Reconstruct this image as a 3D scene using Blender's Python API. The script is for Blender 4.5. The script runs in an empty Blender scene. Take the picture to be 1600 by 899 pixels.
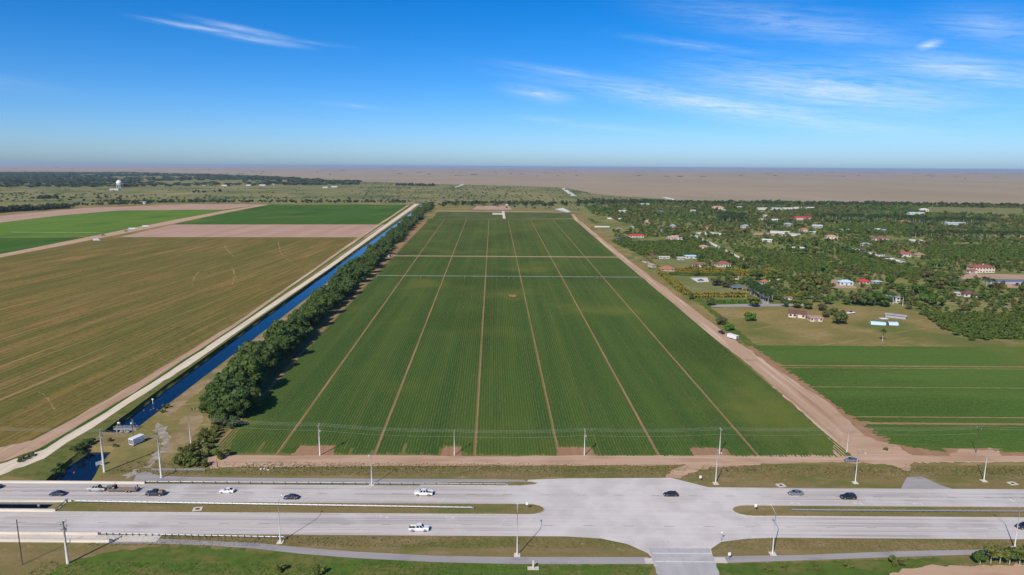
import bpy, math, random
import numpy as np
from mathutils import Matrix, Vector

# ------------------------------------------------------------------ camera, sky, sun, exposure
SC = bpy.context.scene
COL = SC.collection
F_PX, CAM_H = 1066.67, 105.0                   # focal length in photo pixels, drone height in metres
PITCH, ROLL = math.atan((449.5 - 260.0) / F_PX), math.atan(10 / 1600)
_f = np.array([0, math.cos(PITCH), -math.sin(PITCH)])
_u0 = np.array([0, math.sin(PITCH), math.cos(PITCH)]); _r0 = np.array([1.0, 0, 0])
_r = _r0 * math.cos(ROLL) + _u0 * math.sin(ROLL)
_u = _u0 * math.cos(ROLL) - _r0 * math.sin(ROLL)
cam = bpy.data.cameras.new('camera'); cam.sensor_width = 36; cam.lens = 36 * F_PX / 1600
cam.clip_start = 1; cam.clip_end = 250000
co = bpy.data.objects.new('camera', cam); COL.objects.link(co)
co.matrix_world = Matrix(((_r[0], _u[0], -_f[0], 0), (_r[1], _u[1], -_f[1], 0), (_r[2], _u[2], -_f[2], CAM_H), (0, 0, 0, 1)))
SC.camera = co

def ray(x, y):
    return _f + _r * ((x - 800) / F_PX) - _u * ((y - 449.5) / F_PX)
def G(x, y, z=0.0):
    """point of the level ground that was surveyed at photo position x, y"""
    d = ray(x, y); t = (z - CAM_H) / d[2]
    return (d[0] * t, d[1] * t)

SUN_EL, SUN_AZ = math.radians(39), math.radians(27)      # shadows fall 27 degrees right of straight ahead
W = bpy.data.worlds.new('World'); SC.world = W; W.use_nodes = True
wn, wl = W.node_tree.nodes, W.node_tree.links
wn.clear()
def WN(t, **k):
    n = wn.new(t)
    for a, b in k.items(): setattr(n, a, b)
    return n
def wmath(op, a, b=None, clamp=False):
    n = WN('ShaderNodeMath', operation=op, use_clamp=clamp)
    for i, v in enumerate((a, b)):
        if v is None: continue
        if isinstance(v, (int, float)): n.inputs[i].default_value = v
        else: wl.new(v, n.inputs[i])
    return n.outputs[0]
sky = WN('ShaderNodeTexSky', sky_type='NISHITA', sun_disc=False, sun_elevation=SUN_EL, sun_rotation=math.pi + SUN_AZ,
         altitude=50, air_density=.65, dust_density=.85, ozone_density=6.0)
tc = WN('ShaderNodeTexCoord')
sep = WN('ShaderNodeSeparateXYZ'); wl.new(tc.outputs['Generated'], sep.inputs[0])
az = wmath('ARCTAN2', sep.outputs[0], sep.outputs[1]); el = wmath('ARCSINE', sep.outputs[2])
comb = WN('ShaderNodeCombineXYZ'); wl.new(az, comb.inputs[0]); wl.new(el, comb.inputs[1])
mp = WN('ShaderNodeMapping'); mp.inputs['Rotation'].default_value = (0, 0, math.radians(7)); wl.new(comb.outputs[0], mp.inputs[0])
mp2 = WN('ShaderNodeMapping'); mp2.inputs['Scale'].default_value = (15, 150, 1); wl.new(mp.outputs[0], mp2.inputs[0])
nz = WN('ShaderNodeTexNoise'); nz.inputs['Scale'].default_value = 1; nz.inputs['Detail'].default_value = 6
nz.inputs['Roughness'].default_value = .68; nz.inputs['Distortion'].default_value = .8; wl.new(mp2.outputs[0], nz.inputs[0])
mp3 = WN('ShaderNodeMapping'); mp3.inputs['Scale'].default_value = (5, 26, 1); mp3.inputs['Location'].default_value = (3, 7, 0); wl.new(mp.outputs[0], mp3.inputs[0])
nz2 = WN('ShaderNodeTexNoise'); nz2.inputs['Scale'].default_value = 1; nz2.inputs['Detail'].default_value = 4; wl.new(mp3.outputs[0], nz2.inputs[0])
def azel(x, y):
    d = ray(x, y); d = d / np.linalg.norm(d)
    return math.atan2(d[0], d[1]), math.asin(d[2])
mask = None
# cirrus wisps: centre (photo), half length, half height (px), tilt (deg, falling to the right), strength
WISPS = [(320, 45, 62, 3.5, 5, .8), (385, 48, 60, 4.5, 8, .7), (395, 60, 58, 5, 6, .75), (480, 66, 55, 3, 4, .22), (545, 165, 50, 3, 4, .32), (1090, 72, 95, 6, 9, .4),
         (900, 117, 95, 6, 9, .5), (1010, 150, 180, 9, 11, .6), (1130, 165, 230, 17, 9, 1.0), (845, 147, 50, 10, 8, .8),
         (1290, 138, 170, 30, 8, 1.0), (1370, 158, 70, 20, 12, .6), (1452, 70, 15, 6, -12, 1.0), (1505, 108, 120, 17, 9, .85),
         (1600, 130, 120, 14, 9, .5), (850, 187, 42, 5, 6, .35), (950, 200, 110, 5, 5, .3), (1240, 38, 170, 24, 11, .45),
         (1540, 42, 70, 20, 10, .5), (1330, 205, 130, 6, 4, .2), (1750, 60, 160, 24, 8, .5), (1950, 150, 200, 20, 6, .5), (-250, 90, 160, 10, 6, .4)]
for (x, y, hw, hh, tilt, s) in WISPS:
    a0, e0 = azel(x, y); k = 1 / F_PX * 0.95
    w = WN('ShaderNodeMapping', vector_type='TEXTURE'); w.inputs['Location'].default_value = (a0, e0, 0)
    w.inputs['Rotation'].default_value = (0, 0, -math.radians(tilt)); w.inputs['Scale'].default_value = (hw * k * 2.0, hh * k * 2.0, 1)
    wl.new(comb.outputs[0], w.inputs[0])
    q = WN('ShaderNodeTexGradient', gradient_type='QUADRATIC_SPHERE'); wl.new(w.outputs[0], q.inputs[0]); q = q.outputs['Fac']
    q = wmath('MULTIPLY', q, s)
    mask = q if mask is None else wmath('MAXIMUM', mask, q)
dens = wmath('MULTIPLY', wmath('SUBTRACT', wmath('ADD', wmath('MULTIPLY', nz.outputs[0], 2.2), wmath('MULTIPLY', nz2.outputs[0], 1.0)), 1.08), 1.1, True)
dens = wmath('MULTIPLY', dens, mask, True)
dens = wmath('MULTIPLY', dens, 0.85)
hsv = WN('ShaderNodeHueSaturation'); hsv.inputs['Saturation'].default_value = 1.32; hsv.inputs['Value'].default_value = 1.0
hsv.inputs['Hue'].default_value = 0.503
wl.new(sky.outputs[0], hsv.inputs['Color'])
mix = WN('ShaderNodeMix', data_type='RGBA'); wl.new(dens, mix.inputs[0]); wl.new(hsv.outputs[0], mix.inputs[6])
mix.inputs[7].default_value = (5.6, 6.3, 7.2, 1)
bg = WN('ShaderNodeBackground'); bg.inputs[1].default_value = 0.15; wl.new(mix.outputs[2], bg.inputs[0])
wo = WN('ShaderNodeOutputWorld'); wl.new(bg.outputs[0], wo.inputs[0])

sl = bpy.data.lights.new('sun', 'SUN'); sl.energy = 4.9; sl.angle = math.radians(0.5); sl.color = (1, .93, .82)
so = bpy.data.objects.new('sun', sl); COL.objects.link(so)
sd = Vector((math.sin(SUN_AZ) * math.cos(SUN_EL), math.cos(SUN_AZ) * math.cos(SUN_EL), -math.sin(SUN_EL)))
so.rotation_euler = sd.to_track_quat('-Z', 'Y').to_euler()
SC.view_settings.view_transform = 'Standard'; SC.view_settings.look = 'None'
SC.view_settings.gamma = 1; SC.view_settings.use_curve_mapping = False; SC.view_settings.exposure = 0.0
SC.cycles.max_bounces = 6; SC.cycles.diffuse_bounces = 2; SC.cycles.glossy_bounces = 2; SC.cycles.transmission_bounces = 2
SC.cycles.volume_bounces = 0; SC.cycles.transparent_max_bounces = 4
SC.cycles.use_denoising = True
W.cycles.sampling_method = 'NONE'

rng = np.random.default_rng(11); random.seed(11)

# ------------------------------------------------------------------ helpers
def tag(o, label=None, cat=None, group=None, kind=None):
    if label: o['label'] = label
    if cat: o['category'] = cat
    if group: o['group'] = group
    if kind: o['kind'] = kind
    return o
def link(o, parent=None):
    COL.objects.link(o)
    if parent is not None: o.parent = parent
    return o
def empty(name, loc=(0, 0, 0), rz=0.0):
    o = bpy.data.objects.new(name, None); COL.objects.link(o)
    o.location = loc; o.rotation_euler = (0, 0, rz); o.empty_display_size = .5
    return o
def mesh_np(name, V, Q, mats, mi=None, tint=None, smooth=False):
    """fast mesh of equal-size faces (Q is n x 3 or n x 4)"""
    V = np.asarray(V, dtype=np.float32); Q = np.asarray(Q, dtype=np.int32)
    me = bpy.data.meshes.new(name); k = Q.shape[1]
    me.vertices.add(len(V)); me.vertices.foreach_set('co', V.ravel())
    me.loops.add(Q.size); me.loops.foreach_set('vertex_index', Q.ravel())
    me.polygons.add(len(Q)); me.polygons.foreach_set('loop_start', np.arange(0, Q.size, k, dtype=np.int32))
    if mi is not None: me.polygons.foreach_set('material_index', np.asarray(mi, dtype=np.int32))
    if smooth: me.polygons.foreach_set('use_smooth', np.ones(len(Q), dtype=bool))
    for m in mats: me.materials.append(m)
    if tint is not None:
        a = me.attributes.new('tint', 'FLOAT', 'FACE'); a.data.foreach_set('value', np.asarray(tint, dtype=np.float32))
    me.update(calc_edges=True)
    return me
def obj(name, me, parent=None, loc=(0, 0, 0), rz=0.0):
    o = bpy.data.objects.new(name, me); link(o, parent); o.location = loc; o.rotation_euler = (0, 0, rz)
    return o
class MB:
    """collects shapes into one mesh"""
    def __init__(s): s.v, s.f, s.m = [], [], []
    def add(s, vs, fs, m=0):
        b = len(s.v); s.v += [tuple(map(float, p)) for p in vs]
        for f in fs: s.f.append(tuple(b + i for i in f)); s.m.append(m)
        return s
    def box(s, c, d, rz=0.0, m=0, taper=1.0):
        x, y, z = d[0] / 2, d[1] / 2, d[2] / 2; cs, sn = math.cos(rz), math.sin(rz); P = []
        for dz, t in ((-z, 1), (z, taper)):
            for dx, dy in ((-x, -y), (x, -y), (x, y), (-x, y)):
                dx *= t; dy *= t
                P.append((c[0] + dx * cs - dy * sn, c[1] + dx * sn + dy * cs, c[2] + dz))
        return s.add(P, [(0, 3, 2, 1), (4, 5, 6, 7), (0, 1, 5, 4), (1, 2, 6, 5), (2, 3, 7, 6), (3, 0, 4, 7)], m)
    def tube(s, pts, rad, n=8, m=0, cap=True):
        pts = [Vector(p) for p in pts]; R = rad if isinstance(rad, (list, tuple)) else [rad] * len(pts); rings = []
        for i, p in enumerate(pts):
            t = (pts[min(i + 1, len(pts) - 1)] - pts[max(i - 1, 0)]).normalized()
            a = t.cross(Vector((0, 0, 1)) if abs(t.z) < .95 else Vector((1, 0, 0))).normalized(); b = t.cross(a)
            rings.append([p + (a * math.cos(2 * math.pi * k / n) + b * math.sin(2 * math.pi * k / n)) * R[i] for k in range(n)])
        vs = [v for r in rings for v in r]; fs = []
        for i in range(len(pts) - 1):
            for k in range(n):
                fs.append((i * n + k, i * n + (k + 1) % n, (i + 1) * n + (k + 1) % n, (i + 1) * n + k))
        if cap: fs += [tuple(range(n)), tuple((len(pts) - 1) * n + k for k in reversed(range(n)))]
        return s.add(vs, fs, m)
    def prism(s, poly, z0, z1, m=0):
        n = len(poly)
        vs = [(p[0], p[1], z0) for p in poly] + [(p[0], p[1], z1) for p in poly]
        fs = [tuple(reversed(range(n))), tuple(range(n, 2 * n))] + [(i, (i + 1) % n, n + (i + 1) % n, n + i) for i in range(n)]
        return s.add(vs, fs, m)
    def dome(s, c, r, n=16, k=8, m=0, z0=-1.0, zs=1.0):
        vs, fs = [], []
        for i in range(k + 1):
            ph = math.asin(z0) + (math.pi / 2 - math.asin(z0)) * i / k
            for j in range(n):
                a = 2 * math.pi * j / n
                vs.append((c[0] + r * math.cos(ph) * math.cos(a), c[1] + r * math.cos(ph) * math.sin(a), c[2] + r * math.sin(ph) * zs))
        for i in range(k):
            for j in range(n): fs.append((i * n + j, i * n + (j + 1) % n, (i + 1) * n + (j + 1) % n, (i + 1) * n + j))
        return s.add(vs, fs, m)
    def mesh(s, name, mats, smooth=False):
        me = bpy.data.meshes.new(name); me.from_pydata(s.v, [], s.f)
        for m in (mats if isinstance(mats, (list, tuple)) else [mats]): me.materials.append(m)
        me.polygons.foreach_set('material_index', s.m)
        if smooth: me.polygons.foreach_set('use_smooth', [True] * len(s.f))
        me.update(); return me
    def build(s, name, mats, parent=None, loc=(0, 0, 0), rz=0.0, smooth=False):
        return obj(name, s.mesh(name, mats, smooth), parent, loc, rz)
def copy_tree(o, parent=None):
    c = o.copy(); link(c)
    if parent is not None: c.parent = parent
    for ch in list(o.children): copy_tree(ch, c)
    return c
ONES = ['', 'first', 'second', 'third', 'fourth', 'fifth', 'sixth', 'seventh', 'eighth', 'ninth', 'tenth', 'eleventh', 'twelfth', 'thirteenth',
        'fourteenth', 'fifteenth', 'sixteenth', 'seventeenth', 'eighteenth', 'nineteenth']
TENS = {2: ('twentieth', 'twenty'), 3: ('thirtieth', 'thirty'), 4: ('fortieth', 'forty'), 5: ('fiftieth', 'fifty'), 6: ('sixtieth', 'sixty'),
        7: ('seventieth', 'seventy'), 8: ('eightieth', 'eighty'), 9: ('ninetieth', 'ninety')}
def nth(n):
    if n < 20: return ONES[n]
    if n >= 100: return 'hundredth' if n == 100 else 'hundred-and-' + nth(n - 100)
    a, b = TENS[n // 10]
    return a if n % 10 == 0 else b + '-' + ONES[n % 10]

# ------------------------------------------------------------------ materials
class NT:
    def __init__(s, name):
        s.mat = bpy.data.materials.new(name); s.mat.use_nodes = True
        s.n, s.l = s.mat.node_tree.nodes, s.mat.node_tree.links
        s.b = s.n['Principled BSDF']; s.b.inputs['Specular IOR Level'].default_value = .25
        s.pos = None
    def new(s, t, **k):
        n = s.n.new(t)
        for a, b in k.items(): setattr(n, a, b)
        return n
    def put(s, sock, v):
        if isinstance(v, bpy.types.NodeSocket): s.l.new(v, sock)
        elif isinstance(v, (tuple, list)) and len(v) == 3 and sock.type == 'RGBA': sock.default_value = (*v, 1)
        else: sock.default_value = v
    def P(s, local=False):
        if local: return s.new('ShaderNodeTexCoord').outputs['Object']
        if s.pos is None: s.pos = s.new('ShaderNodeNewGeometry').outputs['Position']
        return s.pos
    def noise(s, scale=(1, 1, 1), rot=0.0, detail=3.0, rough=.55, dist=0.0, lo=.35, hi=.65, off=0.0, local=False):
        """stretched noise over the ground, 0..1 between lo and hi"""
        if not isinstance(scale, tuple): scale = (scale,) * 3
        r = s.new('ShaderNodeMapping'); r.inputs['Rotation'].default_value = (0, 0, rot); r.inputs['Location'].default_value = (off, off, off)
        s.l.new(s.P(local), r.inputs[0])
        m = s.new('ShaderNodeVectorMath', operation='MULTIPLY'); s.l.new(r.outputs[0], m.inputs[0]); m.inputs[1].default_value = scale
        t = s.new('ShaderNodeTexNoise'); t.inputs['Scale'].default_value = 1; t.inputs['Detail'].default_value = detail
        t.inputs['Roughness'].default_value = rough; t.inputs['Distortion'].default_value = dist
        s.l.new(m.outputs[0], t.inputs[0])
        g = s.new('ShaderNodeMapRange', interpolation_type='SMOOTHSTEP'); s.l.new(t.outputs[0], g.inputs[0])
        g.inputs[1].default_value = lo; g.inputs[2].default_value = hi
        return g.outputs[0]
    def mix(s, f, a, b, amt=1.0):
        if amt != 1.0:
            k = s.new('ShaderNodeMath', operation='MULTIPLY'); s.put(k.inputs[0], f); k.inputs[1].default_value = amt; f = k.outputs[0]
        m = s.new('ShaderNodeMix', data_type='RGBA'); s.put(m.inputs[0], f); s.put(m.inputs[6], a); s.put(m.inputs[7], b)
        return m.outputs[2]
    def done(s, color, rough=.9, bump=None, bstr=.3, bdist=.1, metal=0.0, spec=None):
        s.put(s.b.inputs['Base Color'], color); s.put(s.b.inputs['Roughness'], rough); s.b.inputs['Metallic'].default_value = metal
        if spec is not None: s.b.inputs['Specular IOR Level'].default_value = spec
        if bump is not None:
            bn = s.new('ShaderNodeBump'); bn.inputs['Strength'].default_value = bstr; bn.inputs['Distance'].default_value = bdist
            s.l.new(bump, bn.inputs['Height']); s.l.new(bn.outputs[0], s.b.inputs['Normal'])
        return s.mat
def ground_mat(name, base, layers, rough=.95, bump=.0):
    """layers: (colour, amount, noise keyword dict)"""
    t = NT(name); c = base; last = None
    for col, amt, kw in layers:
        f = t.noise(**kw); c = t.mix(f, c, col, amt); last = f
    return t.done(c, rough, last if bump else None, bump, .15, spec=.0)
_plain = {}
def plain(name, col, rough=.6, metal=0.0, var=.18, scale=1.5):
    """painted or plain stuff with slight wear"""
    if name in _plain: return _plain[name]
    t = NT(name); f = t.noise(scale=scale, detail=4, lo=.3, hi=.75, local=True)
    c = t.mix(f, col, tuple(x * (1 - var * 2) for x in col), .7)
    _plain[name] = t.done(c, rough, metal=metal); return _plain[name]
ROWDIR = -0.012          # main field rows, radians from +Y
CAN = 0.052              # canal direction, radians (leans left going away)
M = {}
SOIL = (.30, .185, .125)
M['marsh'] = ground_mat('marsh', (.33, .26, .17), [((.28, .225, .15), .8, dict(scale=(.0012, .0005, 1), detail=5, lo=.35, hi=.65)),
    ((.40, .31, .215), .6, dict(scale=(.0006, .0018, 1), detail=5, lo=.5, hi=.75, off=40)),
    ((.17, .165, .10), .5, dict(scale=(.0018, .0006, 1), detail=6, rough=.7, lo=.56, hi=.80, off=7)),
    ((.36, .29, .25), .5, dict(scale=(.002, .0006, 1), detail=3, lo=.66, hi=.74, off=90))])
M['meadow'] = ground_mat('meadow', (.205, .17, .058), [((.32, .23, .10), .75, dict(scale=.022, detail=5, lo=.42, hi=.66)),
    ((.11, .135, .034), .8, dict(scale=.017, detail=5, lo=.48, hi=.66, off=30)), ((.14, .11, .045), .6, dict(scale=.35, detail=3, lo=.5, hi=.75, off=3)),
    ((.38, .27, .14), .5, dict(scale=(.25, .02, 1), rot=1.1, detail=3, lo=.58, hi=.72, off=13))])
M['lawn'] = ground_mat('lawn', (.165, .175, .065), [((.25, .21, .10), .8, dict(scale=.05, detail=4, lo=.4, hi=.7)), ((.10, .145, .035), .6, dict(scale=.02, detail=4, lo=.5, hi=.7, off=5))])
M['scrub'] = ground_mat('scrub', (.19, .185, .072), [((.28, .22, .105), .7, dict(scale=(.0035, .0012, 1), detail=5, lo=.4, hi=.62)),
    ((.085, .125, .04), .85, dict(scale=(.005, .0028, 1), detail=6, rough=.65, lo=.44, hi=.62, off=20)), ((.32, .27, .12), .5, dict(scale=(.002, .006, 1), detail=3, lo=.55, hi=.7, off=44))])
M['estate'] = ground_mat('estate', (.175, .19, .058), [((.30, .225, .115), .65, dict(scale=.018, detail=5, lo=.45, hi=.66)),
    ((.085, .12, .028), .8, dict(scale=.028, detail=5, lo=.46, hi=.64, off=20)), ((.20, .19, .06), .6, dict(scale=.05, detail=3, lo=.5, hi=.7, off=52))])
M['verge'] = ground_mat('verge', (.20, .155, .062), [((.29, .205, .11), .7, dict(scale=(.06, .15, 1), detail=5, lo=.45, hi=.68)),
    ((.12, .135, .035), .8, dict(scale=(.04, .11, 1), detail=5, lo=.47, hi=.66, off=8)), ((.12, .10, .04), .55, dict(scale=1.1, detail=4, lo=.5, hi=.75, off=2)),
    ((.34, .26, .15), .5, dict(scale=.5, detail=3, lo=.62, hi=.74, off=21))])
M['lush'] = ground_mat('lush', (.088, .128, .026), [((.17, .145, .048), .85, dict(scale=(.06, .12, 1), detail=6, rough=.65, lo=.44, hi=.62)),
    ((.05, .095, .016), .7, dict(scale=.6, detail=5, lo=.42, hi=.68, off=9)), ((.085, .15, .022), .6, dict(scale=.15, detail=3, lo=.5, hi=.7, off=31))])
M['dirt'] = ground_mat('dirt', (.46, .305, .20), [((.36, .225, .14), .8, dict(scale=(.05, .14, 1), detail=5, lo=.45, hi=.65)),
    ((.54, .375, .27), .7, dict(scale=(.02, .5, 1), detail=3, lo=.5, hi=.66, off=5))])
M['dirt_along'] = ground_mat('dirt_along', (.43, .285, .185), [((.33, .195, .12), .75, dict(scale=(.30, .012, 1), rot=.01, detail=4, lo=.5, hi=.66)),
    ((.58, .42, .30), .85, dict(scale=(.22, .006, 1), rot=.01, detail=3, lo=.48, hi=.62, off=25)), ((.29, .18, .115), .5, dict(scale=.08, detail=5, lo=.58, hi=.7, off=25))])
M['bank_grass'] = ground_mat('bank_grass', (.125, .135, .038), [((.20, .165, .065), .7, dict(scale=.09, detail=5, lo=.45, hi=.66)), ((.065, .085, .022), .7, dict(scale=.3, detail=4, lo=.48, hi=.68, off=9))])
M['bank_dirt'] = ground_mat('bank_dirt', (.25, .185, .09), [((.36, .26, .15), .8, dict(scale=.12, detail=5, lo=.42, hi=.66)), ((.14, .13, .045), .7, dict(scale=.07, detail=5, lo=.5, hi=.66, off=9))])
M['gravel'] = ground_mat('gravel', (.36, .31, .25), [((.22, .175, .10), .8, dict(scale=.25, detail=5, lo=.42, hi=.62)), ((.42, .38, .33), .6, dict(scale=.6, detail=3, lo=.5, hi=.7, off=9))])
M['crop_soil'] = ground_mat('crop_soil', (.15, .135, .04), [((.21, .15, .065), .7, dict(scale=(.4, .02, 1), detail=3)), ((.12, .13, .045), .6, dict(scale=.03, detail=4, lo=.45, hi=.65, off=6))])
M['field_soil'] = ground_mat('field_soil', (.29, .165, .09), [((.35, .21, .12), .7, dict(scale=(.4, .02, 1), detail=3)), ((.16, .14, .06), .5, dict(scale=.03, detail=4, lo=.5, hi=.7, off=6))])
M['limerock'] = ground_mat('limerock', (.66, .55, .40), [((.47, .40, .31), .7, dict(scale=(.35, .02, 1), rot=CAN, detail=4, lo=.45, hi=.66)), ((.66, .60, .50), .6, dict(scale=.08, detail=4, lo=.5, hi=.7, off=6))])
M['white_pad'] = ground_mat('white_pad', (.62, .59, .54), [((.48, .44, .38), .6, dict(scale=.06, detail=4))])
M['bare_pink'] = ground_mat('bare_pink', (.44, .285, .205), [((.36, .23, .16), .7, dict(scale=(.05, .004, 1), rot=CAN, detail=4)), ((.42, .30, .24), .6, dict(scale=(.01, .006, 1), detail=4, lo=.5, hi=.7, off=5))])
M['stubble'] = ground_mat('stubble', (.20, .14, .042), [((.30, .18, .062), .85, dict(scale=(.09, .0022, 1), rot=CAN, detail=4, rough=.6, lo=.46, hi=.60)),
    ((.125, .125, .03), .8, dict(scale=(.05, .0018, 1), rot=CAN, detail=4, lo=.46, hi=.62, off=17)), ((.32, .175, .075), .75, dict(scale=(.06, .0035, 1), rot=CAN, detail=5, dist=.5, lo=.56, hi=.66, off=60)),
    ((.17, .145, .04), .65, dict(scale=.009, detail=4, lo=.42, hi=.6, off=3)), ((.10, .10, .03), .75, dict(scale=(.55, .01, 1), rot=CAN, detail=3, lo=.44, hi=.58, off=33)), ((.07, .07, .024), .65, dict(scale=.45, detail=3, lo=.5, hi=.7, off=12)),
    ((.36, .22, .10), .55, dict(scale=(.35, .006, 1), rot=CAN, detail=3, lo=.58, hi=.66, off=81))])
M['stub_track'] = ground_mat('stub_track', (.34, .21, .10), [((.24, .17, .07), .8, dict(scale=.2, detail=3))])
def crop_mat(name, dark, light, yellow, rot):
    t = NT(name)
    c = t.mix(t.noise(scale=(.10, .003, 1), rot=rot, detail=4, lo=.35, hi=.65), dark, light)
    c = t.mix(t.noise(scale=.011, detail=5, lo=.52, hi=.70, off=12), c, yellow, .7)
    c = t.mix(t.noise(scale=(.012, .005, 1), rot=rot, detail=4, lo=.5, hi=.68, off=70), c, tuple(x * .72 for x in dark), .8)
    c = t.mix(t.noise(scale=1.6, detail=3, lo=.4, hi=.7, off=5), c, tuple(x * 1.35 for x in light), .5)
    return t.done(c, 1.0, spec=.0)
M['crop'] = crop_mat('crop', (.042, .084, .021), (.066, .110, .025), (.15, .155, .034), ROWDIR)
M['crop_side'] = crop_mat('crop_side', (.054, .100, .022), (.070, .115, .026), (.115, .128, .035), math.pi / 2)
M['crop_far'] = crop_mat('crop_far', (.045, .105, .018), (.06, .122, .022), (.13, .15, .035), CAN)
M['crop_bright'] = crop_mat('crop_bright', (.088, .165, .024), (.11, .185, .03), (.16, .19, .045), CAN)
M['nursery'] = ground_mat('nursery', (.085, .115, .035), [((.15, .145, .06), .7, dict(scale=(.03, .2, 1), detail=3)), ((.05, .08, .022), .6, dict(scale=.03, detail=4, off=5))])
def road_mat():
    t = NT('road_concrete'); c = t.mix(t.noise(scale=(.012, .55, 1), detail=3, lo=.42, hi=.62), (.49, .435, .385), (.36, .325, .295))
    c = t.mix(t.noise(scale=(.006, .9, 1), detail=3, lo=.52, hi=.66, off=14), c, (.58, .51, .45), .75)
    c = t.mix(t.noise(scale=.045, detail=5, lo=.5, hi=.68, off=33), c, (.57, .53, .49), .6)
    c = t.mix(t.noise(scale=(.03, 1.4, 1), detail=4, lo=.6, hi=.74, off=52), c, (.25, .23, .21), .85)
    c = t.mix(t.noise(scale=(.8, .05, 1), rot=.5, detail=2, lo=.67, hi=.72, off=3), c, (.60, .56, .52), .45)
    sx = t.new('ShaderNodeSeparateXYZ'); t.l.new(t.P(), sx.inputs[0])
    g1 = t.new('ShaderNodeMapRange', interpolation_type='SMOOTHSTEP'); t.l.new(sx.outputs[0], g1.inputs[0]); g1.inputs[1].default_value = -14; g1.inputs[2].default_value = 16
    g2 = t.new('ShaderNodeMapRange', interpolation_type='SMOOTHSTEP'); t.l.new(sx.outputs[0], g2.inputs[0]); g2.inputs[1].default_value = 108; g2.inputs[2].default_value = 66
    gm = t.new('ShaderNodeMath', operation='MULTIPLY'); t.l.new(g1.outputs[0], gm.inputs[0]); t.l.new(g2.outputs[0], gm.inputs[1])
    c = t.mix(gm.outputs[0], c, t.mix(t.noise(scale=.09, detail=5, lo=.35, hi=.68, off=77), (.64, .585, .53), (.50, .455, .415)), .75)
    c = t.mix(t.noise(scale=(.25, 2.2, 1), detail=3, lo=.68, hi=.74, off=91), c, (.24, .225, .215), .5)
    return t.done(c, .85, spec=.2)
M['road'] = road_mat()
M['asphalt'] = ground_mat('asphalt', (.30, .275, .26), [((.36, .33, .31), .7, dict(scale=(.02, .4, 1), detail=4)), ((.20, .195, .20), .6, dict(scale=.12, detail=5, lo=.5, hi=.7, off=5))], .9)
M['street_grey'] = ground_mat('street_grey', (.42, .395, .375), [((.34, .32, .31), .7, dict(scale=(.4, .03, 1), detail=4)), ((.50, .47, .44), .6, dict(scale=.15, detail=4, lo=.5, hi=.7, off=5))], .9)
M['concrete'] = ground_mat('concrete', (.60, .53, .43), [((.40, .36, .30), .7, dict(scale=(.05, .3, .8), detail=5, lo=.45, hi=.68)), ((.55, .51, .45), .5, dict(scale=.4, detail=3, off=5))], .85)
M['kerb'] = plain('kerb_stone', (.48, .45, .41), .9)
M['paint_white'] = plain('road_paint_white', (.66, .65, .63), .7)
M['paint_dark'] = plain('road_paint_black', (.17, .165, .165), .8)
M['steel'] = plain('galvanised_steel', (.33, .345, .37), .45, .4)
M['steel_dark'] = plain('post_steel', (.17, .17, .18), .6, .2)
M['alu'] = plain('lamp_aluminium', (.58, .58, .57), .45, .1)
M['pole_concrete'] = plain('pole_concrete', (.56, .54, .49), .85)
M['pole_wood'] = plain('pole_wood', (.085, .07, .06), .9)
M['pole_brown'] = plain('pole_brown', (.20, .12, .08), .9)
M['wire'] = plain('wire', (.42, .44, .42), .5, .0)
M['insulator'] = plain('insulator', (.30, .31, .33), .3)
M['white'] = plain('white_paint', (.72, .72, .71), .5, 0, .08)
M['rubber'] = plain('rubber', (.02, .02, .021), .8)
M['glass_dark'] = plain('tinted_glass', (.018, .022, .028), .08)
M['rim'] = plain('alloy_rim', (.42, .42, .43), .35, .5)
M['red_lamp'] = plain('red_lamp', (.35, .02, .015), .25)
M['clear_lamp'] = plain('clear_lamp', (.75, .75, .72), .15)
M['black'] = plain('black_trim', (.025, .025, .026), .6)
M['red_buoy'] = plain('red_buoy', (.50, .09, .07), .5)
M['bark'] = plain('bark', (.13, .10, .075), .95)
M['pale_bark'] = plain('pale_bark', (.38, .35, .30), .9)
M['culvert'] = plain('weathered_concrete', (.30, .28, .25), .9)
def water():
    t = NT('canal_water'); f = t.noise(scale=(.7, 1.2, 1), detail=3, lo=.2, hi=.8)
    t.b.inputs['IOR'].default_value = 1.33
    return t.done((.003, .010, .028), .06, f, .06, .05, spec=.42)
M['water'] = water()
def leaf_mat(name, cols, use_tint=False, trans=.36):
    t = NT(name)
    if use_tint:
        a = t.new('ShaderNodeAttribute', attribute_name='tint'); fac = a.outputs['Fac']
    else:
        fac = t.new('ShaderNodeObjectInfo').outputs['Random']
    r = t.new('ShaderNodeValToRGB'); t.l.new(fac, r.inputs[0]); e = r.color_ramp.elements
    while len(e) < len(cols): e.new(.5)
    for i, c in enumerate(cols): e[i].position = i / (len(cols) - 1); e[i].color = (*c, 1)
    c = t.mix(t.noise(scale=.45, detail=3, lo=.3, hi=.7), r.outputs[0], (.022, .04, .01), .2)
    c = t.mix(t.noise(scale=1.3, detail=2, lo=.5, hi=.7, off=9), c, (.14, .17, .045), .25)
    t.done(c, .65, spec=.2)
    tr = t.new('ShaderNodeBsdfTranslucent'); t.l.new(c, tr.inputs[0])
    ms = t.new('ShaderNodeMixShader'); ms.inputs[0].default_value = trans
    t.l.new(t.b.outputs[0], ms.inputs[1]); t.l.new(tr.outputs[0], ms.inputs[2])
    t.l.new(ms.outputs[0], t.n['Material Output'].inputs[0])
    return t.mat
GREENS = [(.085, .15, .028), (.12, .20, .034), (.10, .165, .036), (.175, .20, .046), (.085, .145, .042), (.17, .16, .052), (.10, .16, .034), (.19, .19, .042), (.17, .14, .06)]
DARKS = [(.075, .125, .028), (.105, .16, .034), (.085, .14, .038), (.125, .17, .038)]
M['leaf'] = leaf_mat('leaf', GREENS)
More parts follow.
